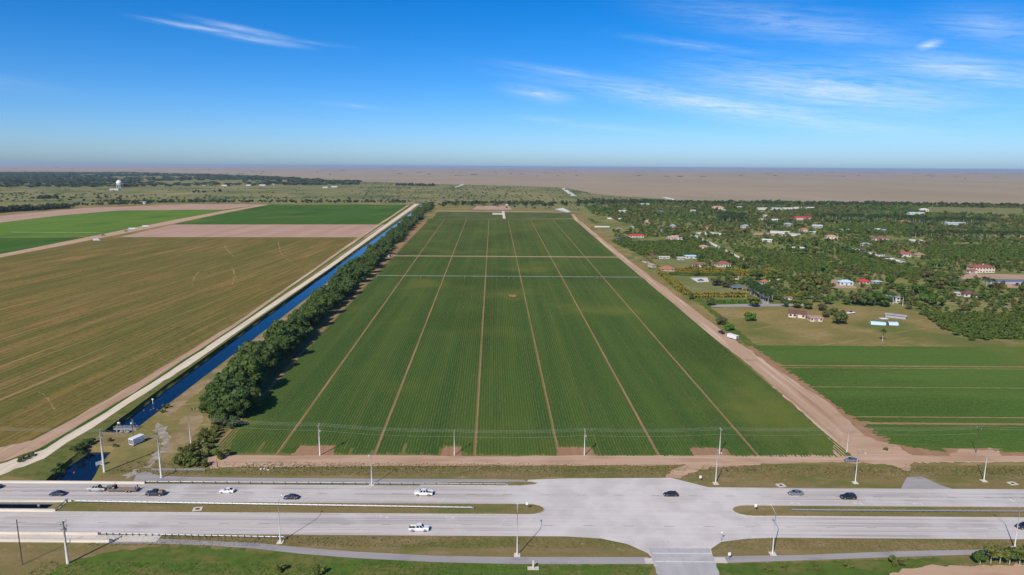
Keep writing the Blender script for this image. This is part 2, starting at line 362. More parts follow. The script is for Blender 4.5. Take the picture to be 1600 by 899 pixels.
M['leaf_tint'] = leaf_mat('leaf_mass', GREENS, True)
M['leaf_line'] = leaf_mat('leaf_treeline', DARKS)
M['leaf_bright'] = leaf_mat('leaf_bright', [(.10, .21, .022), (.12, .24, .026)])
M['leaf_shrub'] = leaf_mat('leaf_shrub', [(.16, .185, .045), (.20, .21, .055), (.14, .18, .04)])
M['leaf_olive'] = leaf_mat('leaf_olive', [(.11, .115, .05), (.14, .13, .06)])
M['leaf_far'] = leaf_mat('leaf_far', [(.055, .085, .032), (.075, .105, .038), (.10, .13, .045)], True)
M['leaf_grove'] = leaf_mat('leaf_grove', [(.085, .145, .026), (.115, .17, .032), (.155, .19, .04)], True)
M['leaf_grove_o'] = leaf_mat('leaf_grove_single', [(.085, .145, .026), (.115, .17, .032), (.155, .19, .04)])
M['palm_green'] = leaf_mat('palm_green', [(.045, .085, .024), (.06, .105, .028)])
M['palm_yellow'] = leaf_mat('palm_yellow', [(.28, .23, .03), (.36, .28, .035), (.20, .19, .035)])
M['tuft'] = leaf_mat('tuft', [(.25, .19, .08), (.14, .15, .045), (.33, .25, .13), (.11, .16, .03)], True)
M['tuft_lush'] = leaf_mat('tuft_lush', [(.09, .19, .026), (.12, .23, .032), (.19, .19, .06)], True)

# ------------------------------------------------------------------ ground, canal
def sheet(name, pts, z, mat, px=True, kind='structure', label=None, cat=None, jag=0.0, step=1.5):
    """flat sheet; concave outlines are triangulated"""
    import mathutils
    P = [G(*p) if px else p for p in pts]
    if jag:
        out = []
        for i, a in enumerate(P):
            b = P[(i + 1) % len(P)]; n = max(1, int(math.hypot(b[0] - a[0], b[1] - a[1]) / step))
            out += [(a[0] + (b[0] - a[0]) * k / n + rng.normal(0, jag), a[1] + (b[1] - a[1]) * k / n + rng.normal(0, jag)) for k in range(n)]
        P = out
    tri = mathutils.geometry.tessellate_polygon([[Vector((x, y, 0)) for x, y in P]])
    fs = []
    for a, b, c in tri:
        ar = (P[b][0] - P[a][0]) * (P[c][1] - P[a][1]) - (P[b][1] - P[a][1]) * (P[c][0] - P[a][0])
        fs.append((a, b, c) if ar > 0 else (a, c, b))
    m = MB(); m.add([(x, y, z) for x, y in P], fs); o = m.build(name, mat)
    return tag(o, label, cat, kind=kind)
def densify(pts, n):
    out = []
    for i in range(len(pts) - 1):
        for k in range(n): out.append(tuple(pts[i][j] + (pts[i + 1][j] - pts[i][j]) * k / n for j in (0, 1)))
    return out + [pts[-1]]
def ribbon(name, A, B, z, mat, px=True, jag=0.0, n=1, kind='structure'):
    """road strip between two edge lines, edges slightly ragged"""
    A = [G(*p) if px else p for p in A]; B = [G(*p) if px else p for p in B]
    if n > 1: A, B = densify(A, n), densify(B, n)
    if jag:
        A = [(x + rng.normal(0, jag), y + rng.normal(0, jag)) for x, y in A]; B = [(x + rng.normal(0, jag), y + rng.normal(0, jag)) for x, y in B]
    k = len(A); m = MB()
    m.add([(x, y, z) for x, y in A] + [(x, y, z) for x, y in B], [(i, k + i, k + i + 1, i + 1) for i in range(k - 1)])
    return tag(m.build(name, mat), kind=kind)

WZ = -1.6
# canal sections: left waterline x, right waterline x, y   (going away from the highway)
SEC = [(-176, -152, 150), (-172, -149.5, 178), (-165, -145.5, 198), (-155.8, -143.2, 215), (-157.2, -150.6, 238), (-161.0, -153.6, 257), (-170, -160.2, 400), (-234, -219, 1610), (-250, -236, 1900)]
BIG = 90000.0
def canal_ground():
    near, far = MB(), MB()
    bank = 2.6
    ys = [s[2] for s in SEC]
    far.add([(-BIG, 1900, 0), (BIG, 1900, 0), (BIG, BIG, 0), (-BIG, BIG, 0)], [(0, 1, 2, 3)])
    near.add([(-BIG, -BIG, 0), (BIG, -BIG, 0), (BIG, 150, 0), (-BIG, 150, 0)], [(0, 1, 2, 3)])
    bk, wt = MB(), MB()
    for (l0, r0, y0), (l1, r1, y1) in zip(SEC[:-1], SEC[1:]):
        near.add([(-BIG, y0, 0), (l0 - bank, y0, 0), (l1 - bank, y1, 0), (-BIG, y1, 0)], [(0, 1, 2, 3)])
        near.add([(r0 + bank, y0, 0), (BIG, y0, 0), (BIG, y1, 0), (r1 + bank, y1, 0)], [(0, 1, 2, 3)])
        n = max(2, int((y1 - y0) / 6)); 
        for k in range(n):
            def at(k):
                t = k / n; j = .35 * math.sin(37.1 * (y0 + t * (y1 - y0)) % 11.7)
                return l0 + (l1 - l0) * t, r0 + (r1 - r0) * t, y0 + (y1 - y0) * t, j
            a, b = at(k), at(k + 1)
            bk.add([(a[0] - bank - .1, a[2], .004), (b[0] - bank - .1, b[2], .004), (b[0] - .4 + b[3], b[2], WZ - .3), (a[0] - .4 + a[3], a[2], WZ - .3)], [(3, 2, 1, 0)])
            bk.add([(a[1] + bank + .1, a[2], .004), (b[1] + bank + .1, b[2], .004), (b[1] + .4 + b[3], b[2], WZ - .3), (a[1] + .4 + a[3], a[2], WZ - .3)], [(0, 1, 2, 3)])
        wt.add([(l0 - 1, y0, WZ), (r0 + 1, y0, WZ), (r1 + 1, y1, WZ), (l1 - 1, y1, WZ)], [(0, 1, 2, 3)])
    tag(near.build('ground', M['meadow']), kind='structure')
    tag(far.build('marshland_terrain', M['marsh']), kind='structure')
    tag(bk.build('canal_bank', M['bank_grass']), kind='structure')
    tag(wt.build('canal_water', M['water']), kind='structure')
    # end walls of the channel
    e = MB(); e.add([(-180, 150, .0), (-148, 150, .0), (-148, 150, -3), (-180, 150, -3)], [(0, 1, 2, 3)])
    e.add([(-254, 1900, 0), (-232, 1900, 0), (-232, 1900, -3), (-254, 1900, -3)], [(3, 2, 1, 0)])
    tag(e.build('channel_end_bank', M['verge']), kind='structure')
    # earth plug across the canal with sloped ends
    p = MB(); a = [(-162.4, 242.5), (-148.4, 243.5), (-150.3, 256), (-164.6, 257)]; b = [(-160.6, 240), (-147.6, 241), (-151.6, 258.5), (-163.6, 259.5)]
    p.add([(x, y, .03) for x, y in a] + [(x, y, -2.2) for x, y in b], [(0, 1, 2, 3), (4, 5, 1, 0), (5, 6, 2, 1), (6, 7, 3, 2), (7, 4, 0, 3)])
    tag(p.build('earth_causeway_terrain', M['verge']), kind='structure')
canal_ground()

Z1, Z2, Z3, Z4 = .02, .04, .06, .08
# far land
sheet('scrub_terrain', [(-700, 330), (-700, 270), (0, 268.5), (200, 268.5), (400, 274), (550, 283), (700, 288.5), (800, 290.5), (880, 293), (930, 303), (1060, 313.5), (1240, 316.5), (1420, 317.5), (1600, 321), (2100, 325), (2100, 345), (1100, 340), (905, 330), (655, 319), (0, 317)], Z1, M['scrub'])
sheet('estate_ground', [(908, 321), (1060, 317), (1600, 323.5), (2200, 328), (2200, 560), (1600, 541), (1166, 541), (1075, 470), (985, 397), (940, 360), (905, 331)], Z2, M['estate'])
sheet('pasture_field', [(1445, 332), (1600, 337), (2100, 350), (2100, 330), (1600, 326.5), (1450, 323.5)], Z3, M['lawn'])
# fields west of the canal
sheet('bare_strip_field', [(-300, 394), (0, 348), (93, 337), (187, 329), (350, 327.5), (415, 319.7), (300, 319.3), (133, 325), (0, 337.5), (-300, 366)], Z2, M['bare_pink'])
sheet('bright_green_field', [(-300, 372), (-300, 394), (0, 348), (93, 337), (187, 329.2), (350, 327.7), (345, 331), (262, 346), (138, 370), (0, 371)], Z3, M['crop_bright'])
sheet('dark_green_field', [(-300, 373), (0, 372), (136, 371), (0, 398), (-300, 455)], Z2, M['crop_far'])
sheet('bare_soil_field', [(187, 370.7), (270, 351.2), (606, 351.2), (570, 371)], Z2, M['bare_pink'])
sheet('distant_green_field', [(270, 350.7), (418, 320), (638, 320), (601, 350.7)], Z2, M['crop_far'])
sheet('stubble_field', [(-300, 466), (0, 403), (150, 374), (190, 371), (566, 371.3), (370, 510), (224, 602), (66, 703), (0, 745), (-300, 920)], Z2, M['stubble'])
ribbon('field_lane', [(-300, 456), (0, 397.5), (138, 370.5), (262, 346), (345, 330.5), (413, 319.5)], [(-300, 466), (0, 402.5), (150, 373.8), (272, 349.5), (352, 332.5), (421, 320)], Z4, M['dirt'], n=4, jag=.5)
ribbon('red_field_track', [(-160, 790), (0, 700), (52, 688), (216, 597), (363, 508), (562, 370), (636, 321)], [(-150, 826), (0, 723), (64, 701), (229, 601), (370, 508), (567, 370), (640, 321)], Z4, M['dirt_along'], n=6, jag=.4)
ribbon('roadside_ditch_grass', [(56, 704), (66, 700), (229, 601), (370, 508), (567, 370), (640, 321)], [(60, 706), (72, 701.5), (234, 601), (374, 508), (570, 370), (643, 321)], Z4 - .005, M['crop_far'], n=6, jag=.3)
ribbon('bank_grass', [(0, 743), (70, 716), (249, 600), (289, 575), (515, 420), (604, 355)], [(70, 752), (112, 714), (164, 672), (272, 592), (514, 421.5), (606, 355)], Z2 + .003, M['bank_grass'], n=6, jag=.2)
ribbon('canal_road', [(-260, 900), (0, 726), (66, 704), (234, 600), (277, 573), (505, 421), (597, 355), (648, 319)], [(-260, 922), (0, 743), (70, 716), (249, 600), (289, 575), (515, 420), (604, 355), (655, 319)], Z3 + .012, M['limerock'], n=6, jag=.25)

# ------------------------------------------------------------------ main crop field: soil sheet and rows of plants
def quad_field(name, c00, c10, c11, c01, z, mat):
    m = MB(); m.add([(*c, z) for c in (c00, c10, c11, c01)], [(0, 1, 2, 3)]); return tag(m.build(name, mat), kind='structure')
NEAR_Y, FAR_Y = 236.5, 1372.0
def xleft(y): return -111 + (-166 + 111) * (y - NEAR_Y) / (FAR_Y - NEAR_Y)
def xright(y): return 126.6 + (123.6 - 126.6) * (y - NEAR_Y) / (FAR_Y - NEAR_Y)
quad_field('crop_field', (xleft(NEAR_Y) - 4, NEAR_Y), (xright(NEAR_Y) + 1, NEAR_Y), (xright(FAR_Y) + 1, FAR_Y), (xleft(FAR_Y) - 4, FAR_Y), Z1, M['crop_soil'])
LANES = [-86.5, -50.2, -13.1, 18.1, 54.8, 91.7]
THIN = [-99, -70, -63, -32, -24, -8, -3, 12, 33, 41, 71, 83, 104, 112]
POLE_PX = [(500, 712), (710, 712), (913, 712), (1124, 710)]
CLEAR = [(G(x, y)[0], 9.5 if i != 1 else 4.5) for i, (x, y) in enumerate(POLE_PX)]
def build_rows():
    n = 206; V, Q = [], []; base = 0
    ys = np.concatenate([np.arange(0, 230, 1.1), np.arange(230, 560, 3.0), np.arange(560, FAR_Y - NEAR_Y - 1, 9.0)]) + NEAR_Y + 1
    for i in range(n):
        u = (i + .5) / n; xn = -111 + 237.6 * u
        d = min(abs(xn - l) for l in LANES); d2 = min(abs(xn - l) for l in THIN)
        if d < .62: continue
        y0 = NEAR_Y + abs(rng.normal(0, .9)) + .3
        for (cx, hw) in CLEAR:
            if cx - hw < xn < cx + hw * .45: y0 = NEAR_Y + 8.5 + rng.normal(0, .4)
        if rng.random() < .03: y0 += rng.uniform(2, 14)
        w0 = .555 * (0.85 if d2 < .6 else 1.0)
        yy = ys[ys > y0]; yy = np.concatenate([[y0], yy])
        X = xleft(yy) + (xright(yy) - xleft(yy)) * u
        k = len(yy); w = w0 * rng.uniform(.90, 1.08, k); h = rng.uniform(.20, .32, k) * (w0 / .555); j = rng.normal(0, .06, k)
        w[0] *= .3; h[0] *= .3
        # cross lane of dirt through the field
        gap = (yy > 796) & (yy < 806); h[gap] = .0; w[gap] = .02
        L = np.stack([X - w + j, yy, np.full(k, Z2 - .01)], 1); T = np.stack([X + j, yy, h + Z2], 1); R = np.stack([X + w + j, yy, np.full(k, Z2 - .01)], 1)
        V.append(np.concatenate([L, T, R])); a = np.arange(k - 1) + base
        Q.append(np.stack([a, a + k, a + k + 1, a + 1], 1)[:, ::-1]); Q.append(np.stack([a + k, a + 2 * k, a + 2 * k + 1, a + k + 1], 1)[:, ::-1]); base += 3 * k
    me = mesh_np('crop_rows', np.concatenate(V), np.concatenate(Q), [M['crop']], smooth=True)
    tag(obj('crop_rows', me), 'long straight rows of dark green crop filling the big central field', 'crop', kind='stuff')
build_rows()
def lanes():
    for xs, hw in ((LANES, .36), (THIN, .13)):
        for xn in xs:
            u = (xn + 111) / 237.6; Y = np.linspace(NEAR_Y, FAR_Y, 60); X = xleft(Y) + (xright(Y) - xleft(Y)) * u
            ribbon('tractor_lane', [(x - hw + rng.normal(0, .08), y) for x, y in zip(X, Y)], [(x + hw + rng.normal(0, .08), y) for x, y in zip(X, Y)], Z1 + .012, M['field_soil'], px=False)
lanes()
quad_field('field_cross_track', (xleft(797) - 3, 797), (xright(797) + 3, 797), (xright(805) + 3, 805), (xleft(805) - 3, 805), Z3, M['dirt'])
# side field with rows running across
SF = dict(y0=243.0, y1=397.0)
sheet('side_field', [(1372, 702), (1166, 541.5), (1600, 541.5), (2100, 541.5), (2100, 715), (1600, 713.2), (1400, 711)], Z3, M['field_soil'])
def build_side_rows():
    V, Q = [], []; base = 0
    skip = [G(1500, p)[1] for p in (573.5, 577, 606.6, 652.5, 662.5)]
    for y in np.arange(SF['y0'], SF['y1'], 1.15):
        if min(abs(y - s) for s in skip) < .75 or (min(abs(y - s) for s in skip[4:]) < 1.1): continue
        t = (y - 246) / (397 - 246); x0 = 147.5 + rng.normal(0, .8) + (-3.5) * t + max(0, (250 - y)) * 1.8
        x1 = 150 + .85 * y + 60
        xs = np.arange(x0, x1, 1.6); k = len(xs)
        w = .47 * rng.uniform(.8, 1.15, k); h = rng.uniform(.25, .42, k); j = rng.normal(0, .05, k)
        for px_, (ax, ay) in (((1525, 708), G(1525, 708)), ((1385, 702), G(1385, 702))):
            m = (abs(xs - ax) < (11 if px_[0] == 1525 else 7)) & (y < 246); h[m] = 0; w[m] = .02
        L = np.stack([xs, y - w + j, np.full(k, Z4 - .01)], 1); T = np.stack([xs, y + j, h + Z4], 1); R = np.stack([xs, y + w + j, np.full(k, Z4 - .01)], 1)
        V.append(np.concatenate([L, T, R])); a = np.arange(k - 1) + base
        Q.append(np.stack([a, a + 1, a + k + 1, a + k], 1)); Q.append(np.stack([a + k, a + k + 1, a + 2 * k + 1, a + 2 * k], 1)); base += 3 * k
    me = mesh_np('side_crop_rows', np.concatenate(V), np.concatenate(Q), [M['crop_side']], smooth=True)
    tag(obj('side_crop_rows', me), 'green crop rows running crosswise in the side field by the meadow', 'crop', kind='stuff')
build_side_rows()

# dirt roads round the field
ribbon('field_edge_dirt_road', [(1311, 700), (1240, 634), (1205, 600), (1131, 540), (964, 402), (897, 343), (893, 335)], [(1385, 712), (1295, 630), (1247, 600), (1159, 540), (977, 402), (903, 343), (897, 335)], Z4, M['dirt_along'], n=10, jag=.45)
ribbon('front_dirt_road', [(330, 733), (345, 731), (700, 728), (1040, 727.5), (1180, 726), (1310, 722.5), (1600, 722), (2000, 724)], [(322, 716), (345, 712), (700, 713), (1040, 712.5), (1180, 712.3), (1300, 712), (1600, 713), (2000, 714)], Z4 + .02, M['dirt'], n=10, jag=.3)
sheet('tree_margin_soil', [(330, 716), (342, 690), (395, 632), (450, 573), (528, 487), (604, 402), (660, 346), (668, 346), (614, 400), (547, 472), (472, 553), (374, 670), (352, 716)], Z4, M['field_soil'], jag=.4)
sheet('dirt_junction_soil', [(1300, 700), (1330, 672), (1372, 690), (1400, 696), (1425, 712), (1600, 714), (1600, 722), (1430, 724), (1418, 738), (1392, 727), (1300, 722)], Z4 + .04, M['dirt'], jag=.5)
sheet('dirt_spur_track', [(1036, 748), (1052, 735), (1080, 724), (1190, 722), (1190, 727), (1110, 732), (1076, 740), (1062, 748)], Z4 + .07, M['dirt'], jag=.25)
for i, (cx, hw) in enumerate(CLEAR):
    sheet('bare_soil_patch', [(cx - hw - 1, 235.5), (cx + hw * .45 + 1, 235.5), (cx + hw * .35, 244.6), (cx - hw, 244.6)], Z3 + .01, M['field_soil'], px=False, jag=.45, step=1.1)
ax, ay = G(1525, 708)
sheet('pole_soil_patch', [(1480, 714), (1497, 703.5), (1550, 703.5), (1568, 714)], Z4 + .08, M['dirt'], jag=.4)
ax, ay = G(801, 463)
sheet('bare_mound_soil', [(ax - 3, ay - 5), (ax + 3, ay - 5), (ax + 3.5, ay + 5), (ax - 3, ay + 4)], .42, M['stub_track'], px=False, jag=.6, step=1.2)
# behind the field
sheet('nursery_field', [(676, 341.5), (684, 330.8), (890, 332.5), (896, 341.5)], Z2, M['nursery'])
ribbon('farm_track', [(683, 329.4), (880, 331.4)], [(682, 330.3), (892, 332.3)], Z3, M['dirt'], n=8, jag=.8)
ribbon('nursery_track', [(784, 330), (786, 342)], [(788, 330), (790, 342)], Z4, M['limerock'])
sheet('rubble_yard_ground', [(738, 328), (745, 322), (795, 321.5), (800, 328)], Z3, M['bare_pink'])
sheet('gravel_yard_ground', [(866, 327), (880, 325), (892, 331), (886, 332)], Z3, M['white_pad'])
quad_field('field_end_ditch', (-172, 1376), (133, 1378), (133, 1388), (-173, 1386), Z2, ground_mat('ditch', (.03, .045, .02), [((.05, .06, .03), .5, dict(scale=.05))]))
ribbon('levee_road', [(710, 293), (722, 288)], [(714, 293), (726, 288)], Z4, M['white_pad'])
ribbon('gravel_levee_road', [(876, 294), (893, 306.5)], [(882, 294), (901, 306.5)], Z4, M['white_pad'])
ribbon('gravel_levee_track', [(1034, 308.5), (1060, 315.5)], [(1042, 308.3), (1070, 315.5)], Z4, M['white_pad'])

# ------------------------------------------------------------------ highway
YN0, YN1, YF0, YF1 = 181.0, 193.2, 200.0, 212.2
XL, XR = -420.0, 420.0
def rect(name, x0, x1, y0, y1, z, mat, kind='structure'):
    m = MB(); m.add([(x0, y0, z), (x1, y0, z), (x1, y1, z), (x0, y1, z)], [(0, 1, 2, 3)]); return tag(m.build(name, mat), kind=kind)
RZ = .16
far_road = rect('highway_road', XL, XR, YF0, YF1, RZ, M['road'])
near_road = rect('highway_road', XL, XR, YN0, YN1, RZ, M['road'])
JX0, JX1 = 10.5, 69.0
junction = sheet('junction_road', [(JX0 - 6, YN1), (JX1 + 6, YN1), (JX1 + 6, YF0), (JX0 - 6, YF0)], RZ - .004, M['road'], px=False)
bulge = sheet('turnout_road', [(4, YF1), (6, 217.0), (20, 218.2), (55, 219), (60, 216), (66, YF1)], RZ - .004, M['road'], px=False)
# south mouth: flared throat, then the side street
mouth = sheet('side_street_mouth_road', [(16, YN0), (26, 180), (33, 177.2), (38, 172.5), (39.2, 168.4), (55, 168.4), (56, 175), (60, 178.6), (68, 180.4), (76, YN0)], RZ - .008, M['road'], px=False)
street = sheet('side_street_road', [(38.6, 175.2), (38.5, 168.4), (37.8, 120), (51.0, 120), (55.3, 168.4), (55.7, 175.2)], RZ - .002, M['street_grey'], px=False, jag=.12, step=.8)
sheet('driveway_road', [(1406, 767), (1417, 746), (1440, 745), (1470, 759), (1498, 767)], .10, M['asphalt'])
def island(name, pts, z=.26, mat=None, parent_name='kerb'):
    """grass island with a stone kerb"""
    n = len(pts); cx = sum(p[0] for p in pts) / n; cy = sum(p[1] for p in pts) / n
    import mathutils
    o = MB(); tri = mathutils.geometry.tessellate_polygon([[Vector((x, y, 0)) for x, y in pts]])
    fs = []
    for a, b, c in tri:
        ar = (pts[b][0] - pts[a][0]) * (pts[c][1] - pts[a][1]) - (pts[b][1] - pts[a][1]) * (pts[c][0] - pts[a][0])
        fs.append((a, b, c) if ar > 0 else (a, c, b))
    o.add([(x, y, z) for x, y in pts], fs)
    g = tag(o.build(name, mat or M['verge']), kind='structure')
    k = MB()
    for i in range(n):
        a, b = pts[i], pts[(i + 1) % n]; d = Vector((b[0] - a[0], b[1] - a[1], 0)); L = d.length
        if L < .01: continue
        ang = math.atan2(d.y, d.x); k.box(((a[0] + b[0]) / 2, (a[1] + b[1]) / 2, z / 2 + .01), (L + .1, .22, z + .03), ang)
    k.build('kerb', M['kerb'], g)
    return g
def rounded(x0, x1, y0, y1, left=True, right=True):
    r = (y1 - y0) / 2; c = (y0 + y1) / 2; P = []
    if right: P += [(x1 - r * 1.6 + r * 1.6 * math.sin(a), c - r * math.cos(a)) for a in np.linspace(0, math.pi, 9)]
    else: P += [(x1, y0), (x1, y1)]
    if left: P += [(x0 + r * 1.6 - r * 1.6 * math.sin(a), c + r * math.cos(a)) for a in np.linspace(0, math.pi, 9)]
    else: P += [(x0, y1), (x0, y0)]
    return P
med_l = island('median_grass', rounded(-139.5, JX0, YN1 + .1, YF0 - .1, False, True))
med_r = island('median_grass', rounded(JX1, XR, YN1 + .1, YF0 - .1, True, False))
isl = island('corner_grass', [(-30, 212.5), (3, 212.5), (8, 213.4), (9, 214.5), (7, 215.4), (3, 215.6), (-30, 214.3)], .24)
def dashes(road, y, x0, x1, mat, step=12.0, length=3.0, w=.16, skip=()):
    b = MB(); b.add([(-length / 2, -w / 2, 0), (length / 2, -w / 2, 0), (length / 2, w / 2, 0), (-length / 2, w / 2, 0)], [(0, 1, 2, 3)]); me = b.mesh('lane_dash', mat)
    x = x0
    while x < x1:
        if not any(a < x < c for a, c in skip): obj('lane_dash', me, road, (x, y, RZ + .006))
        x += step
for road, ys in ((far_road, (206.2,)), (near_road, (187.0,))):
    for y in ys:
        dashes(road, y, -196, 200, M['paint_white']); dashes(road, y, -193, 200, M['paint_dark'])
def edge_line(road, y, x0, x1, mat=None, w=.15):
    b = MB(); b.add([(x0, y - w / 2, RZ + .005), (x1, y - w / 2, RZ + .005), (x1, y + w / 2, RZ + .005), (x0, y + w / 2, RZ + .005)], [(0, 1, 2, 3)]); b.build('edge_line', mat or M['paint_white'], road)
for road, y0, y1 in ((far_road, YF0, YF1), (near_road, YN0, YN1)):
    edge_line(road, y0 + 2.4 if road is far_road else y0 + 2.2, XL, JX0 - 4); edge_line(road, y0 + 2.4 if road is far_road else y0 + 2.2, JX1 + 6, XR)
    edge_line(road, y1 - 2.0, XL, JX0 - 12); edge_line(road, y1 - 2.0, JX1 + 9, XR)
edge_line(far_road, 203.4, JX1 + 6, JX1 + 64); edge_line(near_road, 189.9, JX0 - 60, JX0 - 6)
def arrow(road, x, y, s=1):
    b = MB(); b.add([(0, -.12, 0), (2.2, -.12, 0), (2.2, .12, 0), (0, .12, 0)], [(0, 1, 2, 3)]); b.add([(2.2, -.55, 0), (3.4, .0, 0), (2.2, .55, 0)], [(0, 1, 2)])
    b.add([(.6, .12, 0), (.95, .12, 0), (.5, 1.3, 0), (.15, 1.3, 0)], [(0, 1, 2, 3)])
    o = b.build('turn_arrow', M['paint_white'], road, (x, y, RZ + .007)); o.rotation_euler.z = 0 if s > 0 else math.pi
for x in (92, 112, 131): arrow(far_road, x, 201.9, -1)
for x in (-40, -20): arrow(near_road, x, 191.2, 1)
b = MB(); b.box((47.3, 172.6, RZ), (16.2, .45, .012)); b.build('stop_line', M['paint_white'], mouth)
b = MB(); b.box((47.2, 168.6, RZ), (16.4, .4, .012)); b.build('crossing_line', M['paint_white'], mouth)
# verges
rect('roadside_grass', -139.4, 400, 212.2, 231, .03, M['verge'])
rect('roadside_grass', -118, 400, 120, 181, .03, M['verge'])
sheet('bank_grass', [(-400, 120), (-152, 120), (-147, 178), (-118, 178), (-118, 120)], .03, M['verge'], px=False)
sheet('lush_grass', [(60, 910), (100, 880), (170, 862), (260, 852), (430, 862), (700, 877), (1015, 884), (1024, 910)], .05, M['lush'], jag=.5)
sheet('lush_verge_grass', [(1116, 910), (1117, 882), (1300, 877), (1470, 872), (1500, 885), (1420, 890), (1390, 910)], .05, M['lush'], jag=.4)
sheet('sand_heap_ground', [(1370, 915), (1400, 892), (1440, 885), (1500, 884), (1620, 884), (1700, 915)], .06, M['dirt'], jag=.4)
ribbon('bike_path', [(150, 840), (245, 842), (330, 846), (400, 849), (470, 856), (560, 863), (680, 869), (800, 871), (1012, 871)], [(150, 850), (245, 850), (330, 853), (400, 858), (470, 866), (560, 873), (680, 879), (800, 882), (1026, 882)], .09, M['asphalt'], n=3)
ribbon('bike_path', [(1112, 870), (1250, 868), (1400, 862), (1525, 859.5), (1620, 858)], [(1112, 881), (1250, 876.5), (1400, 871), (1525, 867), (1620, 865)], .09, M['asphalt'], n=3)
for (x, y) in ((1018, 877), (1124, 876)):
    gx, gy = G(x, y); m = MB(); m.box((gx, gy, .07), (3.6, 2.6, .12)); tag(m.build('ramp_pavement', M['concrete']), kind='structure')
ribbon('service_road', [(208, 752), (214, 741), (228, 737), (250, 744), (300, 746), (500, 748), (700, 749), (820, 750)], [(222, 752.8), (230, 752.8), (250, 753), (265, 753.3), (300, 753.5), (500, 755.3), (700, 757), (820, 758)], .07, M['asphalt'], n=3)
sheet('bank_soil', [(262, 690), (285, 655), (300, 640), (318, 645), (312, 668), (296, 690), (275, 712), (258, 712)], .05, M['bank_dirt'], jag=.6)
sheet('bank_gravel', [(226, 730), (246, 706), (254, 690), (238, 672), (246, 662), (258, 668), (268, 684), (262, 702), (236, 732)], .07, M['gravel'], jag=.8)
sheet('bank_sand', [(192, 743), (206, 735), (220, 733), (212, 745), (198, 748)], .07, M['gravel'], jag=.8)
sheet('canal_margin_soil', [(252, 644), (285, 617), (520, 437), (590, 385), (594, 386), (526, 442), (294, 627), (264, 652)], .05, M['bank_dirt'], jag=.35)
sheet('meadow_ground', [(1072, 468), (1108, 481), (1270, 480), (1300, 476), (1420, 484), (1470, 510), (1500, 530), (1600, 536), (1900, 545), (1165, 541.3)], Z4, M['meadow'], jag=1.2, step=4)
sheet('road_edge_grass', [(985, 386), (1000, 398), (1075, 458), (1168, 541), (1182, 541), (1098, 470), (1040, 424), (1010, 400), (990, 384)], Z4 + .012, M['lush'], jag=.6, step=4)
for i, pts in enumerate(([(434, 378), (437, 394), (447, 405), (468, 417)], [(392, 386), (412, 392), (432, 394)], [(348, 380), (357, 394), (368, 404)], [(361, 416), (366, 430), (363, 444)], [(310, 425), (302, 434), (300, 446)], [(60, 612), (75, 622), (84, 640)], [(250, 560), (262, 566)])):
    ribbon('worn_field_track', pts, [(x + 1.5, y + .5) for x, y in pts], Z2 + .012, M['stub_track'], n=5, jag=.35)

# ------------------------------------------------------------------ bridges over the canal
def parapet(x0, x1, y, label, h=.85, w=.45, z=0.0):
    r = empty('bridge_parapet', ((x0 + x1) / 2, y, z)); L = x1 - x0
    m = MB(); prof = [(-w / 2, 0), (w / 2, 0), (w / 2, .18), (w * .28, .4), (w * .24, h), (-w * .24, h), (-w * .28, .4), (-w / 2, .18)]
    n = len(prof); vs = [(-L / 2, a, b) for a, b in prof] + [(L / 2, a, b) for a, b in prof]
    m.add(vs, [(i, n + i, n + (i + 1) % n, (i + 1) % n) for i in range(n)] + [tuple(range(n)), tuple(reversed(range(n, 2 * n)))])
    m.build('barrier', M['concrete'], r)
    m = MB(); m.box((0, 0, h + .04), (L + .04, w * .62, .07)); m.build('coping', M['kerb'], r)
    tag(r, label, 'parapet')
parapet(-260, -122, YF1 + .3, 'concrete bridge parapet along the far edge of the far carriageway', .8, .5, .0)
parapet(-260, -138.2, YF0 - .3, 'concrete parapet beside the dark gap, edging the far carriageway', .8, .5, .0)
parapet(-260, -139.2, YN1 + .35, 'concrete parapet beside the dark gap, edging the near carriageway', .9, .6, .0)
parapet(-260, -118.5, YN0 - .35, 'low concrete parapet between the near carriageway and the footway', .8, .5, .0)
parapet(-260, -112, 176.6, 'outermost concrete parapet along the footway above the grass', .95, .5, .0)
rect('footway_pavement', -260, -100, 176.8, 180.5, .12, M['concrete'])
for (y0, y1, nm) in ((YF0 - .6, YF1 + .6, 'far'), (176.3, YN1 + .7, 'near')):
    r = empty('road_bridge', (-158, (y0 + y1) / 2, 0)); d = y1 - y0
    m = MB(); m.box((0, 0, -.14), (40, d, .5)); m.build('deck', M['culvert'], r)
    m = MB()
    for k in range(5): m.box((0, -d / 2 + .6 + k * (d - 1.2) / 4, -.62), (36, .5, .46))
    m.build('girder', M['culvert'], r)
    for s in (-9, 9):
        m = MB(); m.box((s, 0, -1.4), (.8, d - 1, 1.2)); m.build('pier', M['culvert'], r)
    tag(r, f'concrete bridge carrying the {nm} carriageway over the canal', 'bridge')
# concrete abutment slope seen in the gap
m = MB(); m.add([(-146.8, 193.9, -1.9), (-141.2, 193.9, .1), (-139.4, 199.5, .1), (-146.2, 199.5, -1.9)], [(0, 1, 2, 3)])
tag(m.build('abutment_slope_terrain', M['verge']), kind='structure')

